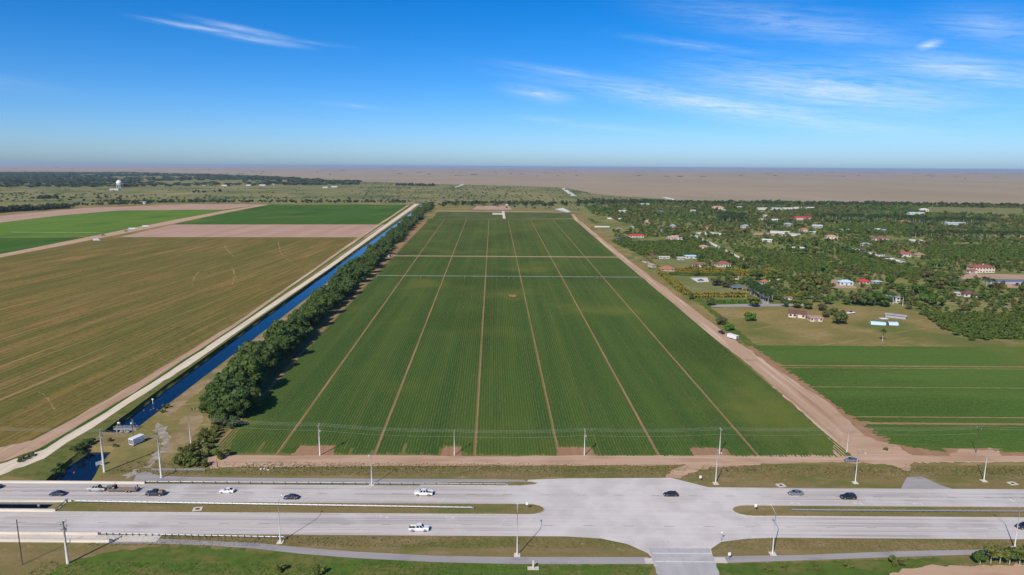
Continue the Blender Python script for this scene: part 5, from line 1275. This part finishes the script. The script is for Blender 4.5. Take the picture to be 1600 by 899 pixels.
# the row of trees beside the canal
line_protos = [make_tree('canal_tree', 100 + i, 12, 5.6, 2600, 20, .46, M['leaf_line'], 'bark', .10) for i in range(6)]
def tree_line():
    g = np.random.default_rng(5); spots = []
    y = 276.0
    base = sorted((G(*p)[1], G(*p)[0]) for p in ((352, 642), (395, 592), (440, 548), (505, 482), (560, 428), (617, 374), (654, 337), (678, 319)))
    ctr = lambda y: np.interp(y, [b[0] for b in base], [b[1] for b in base])
    while y < 1770:
        dens = np.interp(y, [260, 400, 900, 1800], [4.2, 3.4, 4.6, 8.5]); s = np.interp(y, [260, 420, 900, 1800], [1.30, 1.12, 1.05, 1.05])
        hw = np.interp(y, [260, 340, 500, 900], [5.5, 6.0, 8.0, 10.5])
        spots.append((ctr(y) + np.interp(y, [300, 420, 700], [0, 2.0, .5]) + g.uniform(-hw, hw), y, s * g.uniform(.62, 1.18))); y += dens * g.uniform(.6, 1.25)
    for x, y, s in ((-119, 268, 1.0), (-125, 274, 1.1), (-114.5, 272, .9), (-128, 284, 1.1), (-113, 283, .85), (-117, 262, .6), (-113, 262, .5)): spots.append((x, y, s))
    spots.sort(key=lambda t: t[1])
    for i, (x, y, s) in enumerate(spots):
        place(line_protos[i % 6], x, y, s * g.uniform(.95, 1.1), g.uniform(0, 6.28), f'dense green tree in the canal-side row, {nth(i + 1)} from the highway end', 'tree', 'row of trees beside the canal', s * g.uniform(.8, 1.02))
tree_line()
for p in line_protos: drop_proto(p)

shrub_protos = [make_tree('shrub', 300 + i, 2.6, 2.0, 500, 9, .3, M['leaf_shrub'], 'bark', .04) for i in range(3)]
def shrubs(spots, fmt, group, kind=None, name='shrub'):
    for i, (px, py, s) in enumerate(spots):
        x, y = G(px, py); place((kind or shrub_protos)[i % len(kind or shrub_protos)], x, y, s, i * 1.7, fmt.format(nth(i + 1)), 'shrub', group, name=name)
shrubs([(320, 686, 1.2), (311, 697, 1.3), (300, 708, 1.2), (289, 714, 1.4), (303, 720, 1.5), (316, 717, 1.3), (275, 722, 1.0), (286, 728, 1.3), (300, 729, 1.3), (314, 729, 1.1), (325, 703, 1.0), (330, 693, .9), (336, 674, 1.1), (341, 664, 1.0), (329, 682, 1.2), (347, 668, .8), (318, 676, .8), (338, 684, .7)],
       'yellow-green shrub in the clump below the tree row, {} one', 'shrub clump below the tree row')
shrubs([(348, 716, 1.5)], 'round olive shrub alone on the soil at the field corner', 'lone shrub at the field corner')
shrubs([(118, 706, .9), (126, 702, 1.0), (133, 698, 1.1), (141, 694, 1.0), (126, 712, .8), (40, 717, .7), (33, 721, .7), (50, 713, .6), (94, 730, .7), (86, 740, .8)], 'dark shrub on the bank of the canal pool, {} along', 'shrubs on the canal pool bank',
       [make_tree('bank_shrub', 330 + i, 2.2, 2.0, 380, 8, .28, M['leaf_line'], 'bark', .04) for i in range(2)], 'bank_shrub')
shrubs([(260, 638, .8), (254, 645, .6), (172, 690, .5), (180, 699, .5)], 'small pale shrub by the end of the upper canal, {} one', 'shrubs at the upper canal end')
shrubs([(440, 893, .8), (497, 897, .9), (1200, 893, .5)], 'dark little bush in the lush grass, {} from the parapet', 'bushes in the lush grass')
shrubs([(1226, 888, .55), (1275, 890, .6), (1326, 888, .6), (1402, 885, 1.0)], 'young planted bush along the path, {} from the side street', 'bushes planted along the path', name='young_bush')
shrubs([(1385, 704, .5), (1324, 712, .45)], 'small green bush on bare soil by the dirt roads, {} one', 'bushes on bare soil')
# small trees with pale stems in the near corner
corner = [make_tree('small_tree', 360 + i, 4.6, 2.3, 900, 14, .27, M['leaf_shrub'] if i else M['leaf'], 'pale_bark', .36) for i in range(3)]
for i, (px, py, s) in enumerate([(1531, 882, .8), (1548, 880, 1.05), (1562, 881, 1.05), (1577, 882, 1.0), (1593, 883, 1.1), (1540, 868, .0), (1610, 878, 1.1), (1625, 884, 1.0)]):
    if s: x, y = G(px, py); place(corner[i % 3], x, y, s, i * 2.1, f'small pale-stemmed tree by the sand, {nth(i + 1 if i < 5 else i)} in the corner row', 'tree', 'small trees in the corner row')
for p in corner: drop_proto(p)

# palms
def frond(m, a, L, rise, droop, w, mi=0, seg=5):
    ca, sa = math.cos(a), math.sin(a); P = []
    for i in range(seg + 1):
        t = i / seg; d = L * (t * (1 - .18 * t)); z = rise * t * L - droop * t * t * L; ww = w * (math.sin(math.pi * min(.98, .12 + .88 * t)) ** .7)
        P.append((d, z, ww))
    vs = []
    for d, z, ww in P:
        vs += [(ca * d - sa * ww, sa * d + ca * ww, z - ww * .45), (ca * d, sa * d, z), (ca * d + sa * ww, sa * d - ca * ww, z - ww * .45)]
    fs = []
    for i in range(seg):
        o = i * 3; fs += [(o, o + 1, o + 4, o + 3), (o + 1, o + 2, o + 5, o + 4)]
    m.add(vs, fs, mi)
def make_palm(name, seed, h, L, n, leaf, bark, r0=.22, up=.9):
    g = random.Random(seed); root = empty(name)
    m = MB(); m.tube([(0, 0, -.1), (.1, 0, h * .3), (.05, .08, h * .7), (0, 0, h)], [r0 * 1.25, r0 * 1.1, r0, r0 * .8], 8); m.build('trunk', M[bark], root, smooth=True)
    m = MB()
    for i in range(n):
        k = i / n; frond(m, 2 * math.pi * i * .618 + g.uniform(-.2, .2), L * g.uniform(.85, 1.1), up * (1 - k * 1.15), g.uniform(.55, .9), L * .12)
    c = m.build('crown', M[leaf], root); c.location.z = h
    return root
royal = [make_palm('royal_palm', i, 8.4, 4.6, 24, 'palm_green', 'pale_bark', .22) for i in range(2)]
yellow = [make_palm('yellow_palm', 20 + i, 2.2, 3.0, 20, 'palm_yellow', 'bark', .16, 1.2) for i in range(2)]
tall = [make_palm('tall_palm', 40 + i, 10, 4.2, 18, 'palm_green', 'pale_bark', .35, .8) for i in range(2)]
def palms(protos, pts, fmt, group, s=1.0, jit=.12, cat='palm tree', px=True):
    g = np.random.default_rng(len(pts) * 7 + 3)
    for i, p in enumerate(pts):
        x, y = G(*p) if px else p; k = s * g.uniform(1 - jit, 1 + jit); FOOT.append((x, y, 2.0))
        place(protos[i % len(protos)], x + g.normal(0, .3 if y < 700 else 2.5), y + g.normal(0, .3 if y < 700 else 9), k, g.uniform(0, 6.28), fmt.format(nth(i + 1)), cat, group)
def line_pts(a, b, n):
    A, B = np.array(G(*a)), np.array(G(*b)); return [tuple(A + (B - A) * i / (n - 1)) for i in range(n)]
palms(royal, line_pts((1166, 456), (1199, 474), 11), 'royal palm with a white stem lining the drive, {} from its far end', 'royal palms lining the drive', 1.0, .08, px=False)
palms(royal, line_pts((1172, 452), (1207, 470), 9), 'royal palm on the inner side of the drive, {} from its far end', 'royal palms inside the drive', .95, .08, px=False)
palms(yellow, line_pts((1028, 427), (1071, 461), 20), 'yellow palm in the slanting row along the field road, {} from the orange roof', 'yellow palms along the field road', 1.5, .2, px=False)
palms(yellow, line_pts((1056, 426), (1216, 430), 34), 'yellow palm in the long row below the red-roofed houses, {} from the orange roof', 'yellow palms below the red-roofed houses', 1.6, .2, px=False)
palms(yellow, line_pts((1060, 428), (1200, 432), 24), 'yellow palm in the second line of the long row, {} from the orange roof', 'second line of yellow palms', 1.4, .2, px=False)
palms(yellow, line_pts((1086, 465), (1164, 465), 16), 'yellow palm between the lawn and the hedge, {} from the field road', 'yellow palms by the hedge', 1.35, .2, px=False)
palms(yellow, line_pts((1224, 468), (1258, 463), 8), 'yellow palm before the low white villa wall, {} one', 'yellow palms by the villa wall', 1.3, .2, px=False)
palms(tall, [(1379, 533)], 'single short palm in the meadow just below the blue canopies', 'palm in the meadow', .62)
palms(tall, [(1395, 476), (1409, 478), (1428, 474), (1442, 470), (1406, 470)], 'bare-stemmed palm beside the pillared white house, {} one', 'palms at the pillared house', .8)
palms(tall, [(1541, 452), (1548, 456), (1536, 449), (1490, 449), (1497, 450)], 'big palm between the mansion and the brown-red roof, {} one', 'palms below the mansion', 1.0)
palms(royal, line_pts((1124, 347), (1166, 349), 26) + line_pts((1122, 341), (1160, 343), 18), 'tall palm with a pale stem in the dark palm grove, {} counted from the west', 'dark palm grove', 1.45, .1, px=False)
palms(royal, line_pts((1275, 345), (1420, 347.5), 44), 'pale-stemmed palm in the long far palm row, {} from the red barn', 'long far palm row', 1.5, .12, px=False)
palms(royal, line_pts((1424, 350), (1545, 352), 40), 'pale-stemmed palm in the row above the bluish shed, {} from the orange roof', 'palm row at the bluish shed', 1.5, .12, px=False)
palms(royal, line_pts((1432, 371), (1590, 373), 46), 'palm in the dark row north of the mansion, {} from the sandy yard', 'dark palm row north of the mansion', 1.2, .14, px=False)
palms(royal, line_pts((1200, 356), (1216, 360), 8), 'palm among pale yards by the twin sheds, {} one', 'palms by the twin sheds', 1.2, px=False)
for p in royal + yellow + tall: drop_proto(p)

# single trees one can pick out
big = [make_tree('broadleaf_tree', 500 + i, 8.5, 4.6, 1500, 22, .42, M['leaf'], 'bark', .16) for i in range(4)]
brt = make_tree('broadleaf_tree', 520, 6.0, 4.2, 1500, 18, .4, M['leaf_bright'], 'bark', .12)
oli = make_tree('broadleaf_tree', 521, 6.0, 4.0, 1200, 18, .36, M['leaf_olive'], 'bark', .12)
def single(p, px, py, s, label):
    x, y = G(px, py); FOOT.append((x, y, 4 * s)); place(p, x, y, s, px * .37, label, 'tree', None)
single(brt, 1172, 502, 1.0, 'bright green round tree alone in the dry meadow')
single(brt, 1139, 517, .8, 'bright green bushy tree next to the dark pickup')
single(oli, 1126, 508, .95, 'grey-green tree beside the bright bushy one at the field road')
single(big[0], 1177, 480, 1.05, 'large dark tree at the gate of the palm drive')
single(big[1], 1108, 478, .8, 'dark round tree at the end of the hedge near the field road')
single(big[2], 1080, 468, .6, 'slender dark tree at the corner of the yellow palms')
single(big[3], 1311, 507, 1.15, 'tall tree with a flat crown beside the ranch house')
single(big[0], 1262, 484, .8, 'dark tree right behind the brown-roofed ranch house')
single(big[1], 1290, 496, .6, 'small dark tree at the end of the ranch house terrace')
for px_, py_, s_, l_ in ((1340, 477, 1.25, 'first'), (1352, 478, 1.3, 'second'), (1366, 479, 1.3, 'third'), (1380, 480, 1.2, 'fourth')): single(big[px_ % 4], px_, py_, s_, f'{l_} of the big green trees in a clump left of the pillared house')
single(big[2], 1226, 480, .7, 'dark bushy tree just west of the ranch house')
single(big[0], 1244, 482, .9, 'spreading tree over the ranch house roof')
single(oli, 1284, 486, .9, 'olive tree over the ranch house terrace')
single(big[1], 1303, 493, .7, 'round tree between the ranch house and the tall flat crown')
single(oli, 1120, 447, 1.3, 'broad greyish tree on the park lawn by the concrete pad')
single(oli, 1135, 450, 1.1, 'greyish leafless-looking tree beside the blue-canopied pavilion')
# hedges
def hedge(a, b, w, h, label, leaf='leaf_bright', seed=1):
    A, B = Vector((*G(*a), 0)), Vector((*G(*b), 0)); d = B - A; L = d.length; g = np.random.default_rng(seed); n = int(L * (h * 2 + w) * 3)
    p = np.stack([g.uniform(0, L, n), g.uniform(-w / 2, w / 2, n), h * g.uniform(.0, 1, n) ** .5], 1)
    face = g.integers(0, 3, n); p[face == 0, 2] = h; p[face == 1, 1] = -w / 2; p[face == 2, 1] = w / 2
    nr = np.zeros((n, 3)); nr[face == 0, 2] = 1; nr[face == 1, 1] = -1; nr[face == 2, 1] = 1; nr = unit(nr + g.normal(size=(n, 3)) * .5)
    t = unit(np.cross(nr, g.normal(size=(n, 3)))); b_ = np.cross(nr, t); s = g.uniform(.25, .5, (n, 1))
    V = np.stack([p - t * s - b_ * s, p + t * s - b_ * s, p + t * s + b_ * s, p - t * s + b_ * s], 1).reshape(-1, 3)
    r = empty('hedge', A, math.atan2(d.y, d.x)); obj('foliage', mesh_np('foliage', V, np.arange(4 * n).reshape(-1, 4), [M[leaf]]), r)
    m = MB()
    for i in range(max(3, int(L / 3))): m.tube([(L * (i + .5) / max(3, int(L / 3)), 0, 0), (L * (i + .5) / max(3, int(L / 3)), 0, h * .8)], .05, 5)
    m.build('stems', M['bark'], r); tag(r, label, 'hedge')
hedge((1112, 474.5), (1166, 474), 2.2, 2.4, 'bright clipped hedge between the yellow palms and the paved lane')
hedge((1222, 474.5), (1262, 474), 2.0, 2.2, 'bright hedge in front of the low white villa wall', seed=2)
hedge((1045, 430.5), (1130, 432), 2.4, 2.8, 'dark hedge under the long row of yellow palms', 'leaf_line', 3)
hedge((1218, 431), (1268, 457), 3.2, 2.6, 'long trimmed hedge slanting along the grove lane', 'leaf_bright', 4)
hedge((1310, 388), (1405, 415), 2.5, 2.4, 'yellow-green hedge along the lane with parked cars', 'leaf_shrub', 5)

# scattered trees of the estate: the largest as individuals, the rest one mass
def inside(poly, x, y):
    n = len(poly); c = np.zeros(len(x), bool); j = n - 1
    for i in range(n):
        xi, yi = poly[i]; xj, yj = poly[j]
        hit = ((yi > y) != (yj > y)) & (x < (xj - xi) * (y - yi) / (yj - yi + 1e-12) + xi); c ^= hit; j = i
    return c
def scatter(poly_px, spacing, seed, jitter=.75, rows=None):
    P = [G(*p) for p in poly_px]; g = np.random.default_rng(seed); xs = [p[0] for p in P]; ys = [p[1] for p in P]
    gx = np.arange(min(xs), max(xs), spacing); gy = np.arange(min(ys), max(ys), spacing if rows is None else rows); X, Y = np.meshgrid(gx, gy); X, Y = X.ravel(), Y.ravel()
    X = X + g.uniform(-.5, .5, len(X)) * spacing * jitter; Y = Y + g.uniform(-.5, .5, len(Y)) * (spacing if rows is None else rows) * jitter
    k = inside(P, X, Y); return X[k], Y[k]
OPEN_PX = [[(1026, 414), (1028, 406), (1090, 408), (1084, 420), (1050, 421)], [(1060, 440), (1052, 433), (1090, 432), (1128, 436), (1140, 452), (1105, 468), (1078, 458)], [(1080, 362), (1132, 362), (1130, 369), (1085, 369)],
           [(1105, 476), (1290, 478), (1290, 545), (1150, 545)], [(1290, 484), (1430, 484), (1470, 515), (1500, 545), (1150, 545)], [(1348, 376), (1450, 379), (1450, 373), (1362, 371)],
           [(1560, 442), (1700, 442), (1700, 456), (1575, 454)], [(1488, 438), (1520, 427), (1700, 428), (1700, 444), (1560, 440)], [(1296, 451), (1300, 437), (1340, 446), (1340, 452)], [(1445, 334), (1600, 338), (1600, 326), (1450, 324)],
           [(985, 371), (1040, 371), (1042, 378), (985, 380)], [(1074, 366), (1086, 365), (1178, 410), (1166, 411)], [(1286, 377), (1298, 376), (1416, 410), (1404, 413)], [(1170, 362), (1228, 364), (1224, 371), (1170, 369)],
           [(1160, 447), (1180, 444), (1210, 478), (1185, 480)], [(930, 350), (960, 346), (990, 352), (985, 362), (950, 362)], [(905, 335), (960, 343), (975, 352), (940, 353)]]
OPEN = [[G(*p) for p in o] for o in OPEN_PX]
def keep(X, Y, pad=0.0):
    k = np.ones(len(X), bool)
    for o in OPEN: k &= ~inside(o, X, Y)
    for (x, y, r) in FOOT: k &= (X - x) ** 2 + (Y - y) ** 2 > (r + pad) ** 2
    # sight line kept open in front of each house
    for (x, y, r) in FOOT:
        if r > 3.2: k &= ~((abs(X - x * (Y / y)) < r * 1.0) & (Y < y) & (Y > y - r * 1.7 - .012 * y) & (np.sin(X * 1.7 + Y * 2.3) > -.65))
    return X[k], Y[k]
ESTATE = [(912, 322), (1060, 317.5), (1240, 320), (1600, 324), (1900, 328), (1900, 525), (1600, 532), (1500, 531), (1430, 487), (1385, 479), (1290, 477), (1212, 474), (1196, 452), (1130, 449), (1112, 436), (1085, 431), (1000, 398), (950, 362)]
GROVES = [([(955, 378), (985, 371), (1085, 380), (1168, 412), (1085, 404), (1000, 399)], 4.6), ([(1140, 385), (1240, 398), (1330, 420), (1250, 428), (1170, 405)], 4.8), ([(1430, 492), (1600, 492), (1760, 500), (1760, 532), (1520, 533), (1455, 508)], 4.0),
          ([(918, 343), (950, 343), (976, 352), (935, 352)], 4.6), ([(1320, 350), (1430, 354), (1425, 366), (1320, 362)], 6.0), ([(1450, 384), (1600, 386), (1600, 408), (1440, 404)], 5.0), ([(1310, 395), (1400, 416), (1500, 432), (1420, 436), (1320, 420)], 5.0)]
class Mass:
    def __init__(s): s.V, s.Q, s.T, s.b = [], [], [], 0
    def add(s, V, Q, t): s.V.append(V); s.Q.append(Q + s.b); s.T.append(np.full(len(Q), t)); s.b += len(V)
    def done(s, name, mat, label, cat):
        if not s.V: return
        tag(obj(name, mesh_np(name, np.concatenate(s.V), np.concatenate(s.Q), [mat], tint=np.concatenate(s.T))), label, cat, kind='stuff')
def blob(mass, g, protos, x, y, s, sz, t):
    V, Q = protos[g.integers(0, len(protos))]; a = g.uniform(0, 6.28); c, sn = math.cos(a), math.sin(a)
    W_ = np.empty_like(V); W_[:, 0] = (V[:, 0] * c - V[:, 1] * sn) * s + x; W_[:, 1] = (V[:, 0] * sn + V[:, 1] * c) * s + y; W_[:, 2] = V[:, 2] * sz
    mass.add(W_, Q, t)
def low_protos(seed, n, r, h, lobes, q, k=6):
    out = []
    for i in range(k):
        g = np.random.default_rng(seed + i); out.append(crown_quads(g, n, r, r, h * .47, h * .53, lobes, q))
    return out
mid_p, far_p, tiny_p = low_protos(700, 130, 3.6, 6.5, 9, .75), low_protos(720, 55, 3.8, 6.5, 6, 1.15), low_protos(740, 26, 4.0, 6.0, 4, 1.7)
grove_mesh = [one_mesh_tree(800 + i, 3.4, 2.3, 260, 9, .36, M['leaf_grove_o'], 'bark', .06) for i in range(4)]
est_protos = [make_tree('garden_tree', 820 + i, 6.6, 3.5, 520, 14, .48, M['leaf'], 'bark', .14) for i in range(6)]
grove_p, grove_far = low_protos(760, 60, 2.2, 3.2, 6, .55), low_protos(780, 22, 2.4, 3.2, 4, 1.0)
def short_of(x, y):
    return min(LAND, key=lambda l: (l[0] - x) ** 2 + ((l[1] - y) * .6) ** 2)[2]
def estate_trees():
    g = np.random.default_rng(77); X, Y = scatter(ESTATE, 8.6, 31)
    nz_ = np.sin(X * .021 + 1.3) * np.cos(Y * .017) + .6 * np.sin(X * .06 + Y * .043); thin = g.random(len(X)) < np.where(Y < 760, .84, .60) + .34 * nz_
    X, Y = X[thin], Y[thin]
    for gp, _ in GROVES:
        k = ~inside([G(*p) for p in gp], X, Y); X, Y = X[k], Y[k]
    X, Y = keep(X, Y, 1.5); o = np.argsort(X * X + Y * Y); X, Y = X[o], Y[o]
    S = g.uniform(.36, .98, len(X)) * np.where(g.random(len(X)) < .16, 1.6, 1.0)
    mm, mf = Mass(), Mass(); n1 = 0; picked = []
    for i in range(len(X)):
        vis = abs(X[i]) < Y[i] * .755 + 4
        if n1 < 290 and vis:
            n1 += 1; picked.append((short_of(X[i], Y[i]), X[i], Y[i], S[i], i))
        else:
            d = Y[i]; blob(mm if d < 900 else mf, g, mid_p if d < 850 else (far_p if d < 1500 else tiny_p), X[i], Y[i], S[i], S[i] * g.uniform(.85, 1.1), float(np.clip(.45 + .38 * math.sin(X[i] * .016 + 2) * math.cos(Y[i] * .011) + g.normal(0, .22), 0, 1)))
    picked.sort(); cnt = {}
    for sh, x, y, s, i in picked:
        cnt[sh] = cnt.get(sh, 0) + 1
        place(est_protos[i % 6], x, y, s, g.uniform(0, 6.28), f'garden tree near the {sh}, {nth(cnt[sh])} counted from the west', 'tree', f'garden trees near the {sh}', s * g.uniform(.85, 1.1))
    for q in est_protos: drop_proto(q)
    mm.done('estate_trees', M['leaf_tint'], 'mixed green trees massed between the estate houses', 'trees'); mf.done('far_estate_trees', M['leaf_tint'], 'far green trees massed between the palm rows and the marsh', 'trees')
estate_trees()
def groves():
    g = np.random.default_rng(78); ms = Mass(); cand = []
    for gi, (gp, sp) in enumerate(GROVES):
        X, Y = scatter(gp, sp * .8, 50 + gi, .25, rows=sp * 1.25); X, Y = keep(X, Y, .5); cand += [(x, y, gi, int(round((y - Y.min()) / (sp * 1.25)))) for x, y in zip(X, Y)]
    cand.sort(key=lambda c: c[1] + abs(c[0]) * .2); n1 = 0
    names = ['grove beside the field road', 'sloping grove below the lane', 'low grove beyond the meadow', 'small plot near the road end', 'dark grove by the far palms', 'grove north of the mansion', 'grove below the parked cars']
    keepers = []
    for (x, y, gi, row) in cand:
        s = g.uniform(.8, 1.2)
        if n1 < 290 and abs(x) < y * .755 + 2:
            n1 += 1; keepers.append((gi, row, x, y, s))
        else: blob(ms, g, grove_p if y < 800 else grove_far, x, y, s, s, g.random())
    keepers.sort(); cnt = {}
    for k, (gi, row, x, y, s) in enumerate(keepers):
        cnt[gi, row] = cnt.get((gi, row), 0) + 1
        o = obj('grove_tree', grove_mesh[k % 4], None, (x, y, 0), g.uniform(0, 6.28)); o.scale = (s, s, s * g.uniform(.8, 1.1))
        tag(o, f'low fruit tree, {names[gi]}, {nth(row + 1)} row back, {nth(cnt[gi, row])} along', 'tree', f'fruit trees in the {names[gi]}')
    ms.done('grove_canopy', M['leaf_grove'], 'rows of low green fruit trees massed in the farther groves', 'trees')
groves()
# marsh edge belt, scrub, far woodland, tree islands
def masses():
    g = np.random.default_rng(90)
    belt = Mass()
    for a, b, n, s0 in (((905, 318), (1060, 317.5), 170, 1.0), ((1060, 319), (1240, 319.5), 230, 1.05), ((1240, 320.5), (1420, 321), 230, 1.1), ((1420, 321.5), (1900, 326), 420, 1.0), ((925, 314), (1035, 316), 90, .8)):
        A, B = np.array(G(*a)), np.array(G(*b))
        for i in range(n):
            p = A + (B - A) * g.random() + g.normal(0, [6, 26]); s = s0 * g.uniform(.8, 1.6); blob(belt, g, tiny_p, p[0], p[1], s, s * 1.05, g.random() * .6)
    belt.done('marsh_edge_trees', M['leaf_far'], 'dark belt of trees where the estate meets the marsh', 'trees')
    sc = Mass()
    for poly, sp, pr, smin, smax, frac in (([(-100, 318), (0, 316), (640, 318), (640, 312), (0, 300)], 26, tiny_p, .4, 1.0, .3), ([(640, 321), (905, 330), (1040, 316), (930, 303), (880, 294), (700, 289), (560, 284), (560, 310)], 26, tiny_p, .25, .75, .3), ([(-300, 312), (-300, 292), (560, 292), (640, 312)], 40, tiny_p, .25, .7, .16)):
        X, Y = scatter(poly, sp, int(sp)); k = g.random(len(X)) < frac; X, Y = X[k], Y[k]
        for x, y in zip(X, Y): s = g.uniform(smin, smax); blob(sc, g, pr, x, y, s * 1.3, s * .9, g.random())
    for a, b, n, s0 in (((0, 332), (100, 326), 130, 1.9), ((-120, 342), (0, 332), 90, 1.9), ((105, 321), (240, 318.5), 70, 1.0), ((150, 316), (640, 316.5), 190, 1.15), ((660, 321), (900, 322), 46, 1.5), ((695, 318.5), (880, 319.5), 60, 1.5), ((60, 311), (80, 311), 14, 1.8), ((300, 302), (345, 300), 8, 1.8), ((620, 290), (680, 291), 60, 2.0)):
        A, B = np.array(G(*a)), np.array(G(*b))
        for i in range(n):
            p = A + (B - A) * g.random() + g.normal(0, [5, 16]); s = s0 * g.uniform(.6, 1.15); blob(sc, g, tiny_p if p[1] > 1500 else far_p, p[0], p[1], s, s, g.random() * .7)
    sc.done('scrub_bushes', M['leaf_far'], 'bushes and small trees dotted over the scrub beyond the fields', 'bushes')
    wd = Mass(); X, Y = scatter([(-450, 297), (0, 293.5), (250, 292.5), (420, 290.5), (560, 289), (560, 284.5), (400, 276), (200, 270.5), (0, 270), (-450, 271)], 34, 7)
    k = g.random(len(X)) < .24 + .30 * np.sin(X * .0031 + 1) * np.cos(Y * .0023); X, Y = X[k], Y[k]
    for x, y in zip(X, Y): s = g.uniform(1.4, 3.2); blob(wd, g, tiny_p, x, y, s * 2.0, s * .75, g.random())
    wd.done('distant_woodland', M['leaf_far'], 'dark woodland spread along the left horizon', 'woodland')
    isl_ = Mass()
    for i in range(140):
        y = 7500 + 17000 * g.random() ** 1.5; x = g.uniform(-.85, .85) * y
        if y < 6500 and x < -300: continue
        s = g.uniform(2, 7) * (1 + y / 20000); blob(isl_, g, tiny_p, x, y, s * 1.1, .8 + g.random() * .5, g.random() * .5)
    isl_.done('marsh_tree_islands', M['leaf_far'], 'low dark tree islands speckling the wide brown marsh', 'tree islands')
masses()
# weeds and grass tufts on the near verges
def tufts():
    g = np.random.default_rng(91)
    def cloud(n, xf, yf, h, w, name, mat, label):
        x, y = xf(n), yf(n); k = len(x); a = g.uniform(0, math.pi, (k, 1)); hh = (h * g.uniform(.3, 1.3, k))[:, None]; ww = (w * g.uniform(.5, 1.4, k))[:, None]
        d = np.concatenate([np.cos(a), np.sin(a), np.zeros_like(a)], 1); p = np.stack([x, y, np.full(k, .05)], 1); up = np.array([[0, 0, 1]]); ln = np.concatenate([g.normal(0, .5, (k, 2)), np.zeros((k, 1))], 1) * hh
        V = np.stack([p - d * ww, p + d * ww, p + d * ww * .8 + up * hh + ln, p - d * ww * .8 + up * hh + ln], 1).reshape(-1, 3)
        tag(obj(name, mesh_np(name, V, np.arange(4 * k).reshape(-1, 4), [mat], tint=np.clip(.5 + .35 * np.sin(x * .21) * np.cos(y * .5) + g.normal(0, .25, k), 0, 1))), label, 'grass', kind='stuff')
    U = g.uniform
    cloud(4500, lambda n: U(-95, 230, n), lambda n: 226.0 + g.normal(0, 1.8, n), .24, .34, 'weeds_grass', M['tuft'], 'dry weeds lining the front dirt road')
    cloud(12000, lambda n: U(-138, 230, n), lambda n: U(219.5, 230, n), .12, .3, 'verge_grass', M['tuft'], 'short dry grass on the far roadside verge')
    cloud(9000, lambda n: U(-118, 160, n), lambda n: U(175, 180.5, n), .10, .3, 'kerb_grass', M['tuft'], 'short dry grass between the near carriageway and the path')
    cloud(2600, lambda n: U(-125, 36, n), lambda n: U(160, 167, n), .14, .3, 'lush_tuft_grass', M['tuft_lush'], 'lush green grass along the bottom of the picture')
tufts()
for p in big + [brt, oli] + shrub_protos: drop_proto(p)
for o in [o for o in bpy.data.objects if o.name.startswith('bank_shrub') and 'label' not in o and o.parent is None]: drop_proto(o)

# ------------------------------------------------------------------ haze: the air over the whole plain
def haze():
    b = MB(); s = BIG * 1.05
    b.prism([(-s, -s), (s, -s), (s, s), (-s, s)], -4.5, CAM_H + 6)
    m = bpy.data.materials.new('haze'); m.use_nodes = True; n = m.node_tree.nodes; n.clear()
    v = n.new('ShaderNodeVolumePrincipled'); v.inputs['Color'].default_value = (.62, .78, 1, 1); v.inputs['Density'].default_value = HAZE_DENSITY
    v.inputs['Anisotropy'].default_value = .1
    o = n.new('ShaderNodeOutputMaterial'); m.node_tree.links.new(v.outputs[0], o.inputs['Volume'])
    tag(b.build('haze', m), 'thin pale blue haze over the whole plain', 'haze', kind='stuff')
HAZE_DENSITY = 3.2e-5
haze()
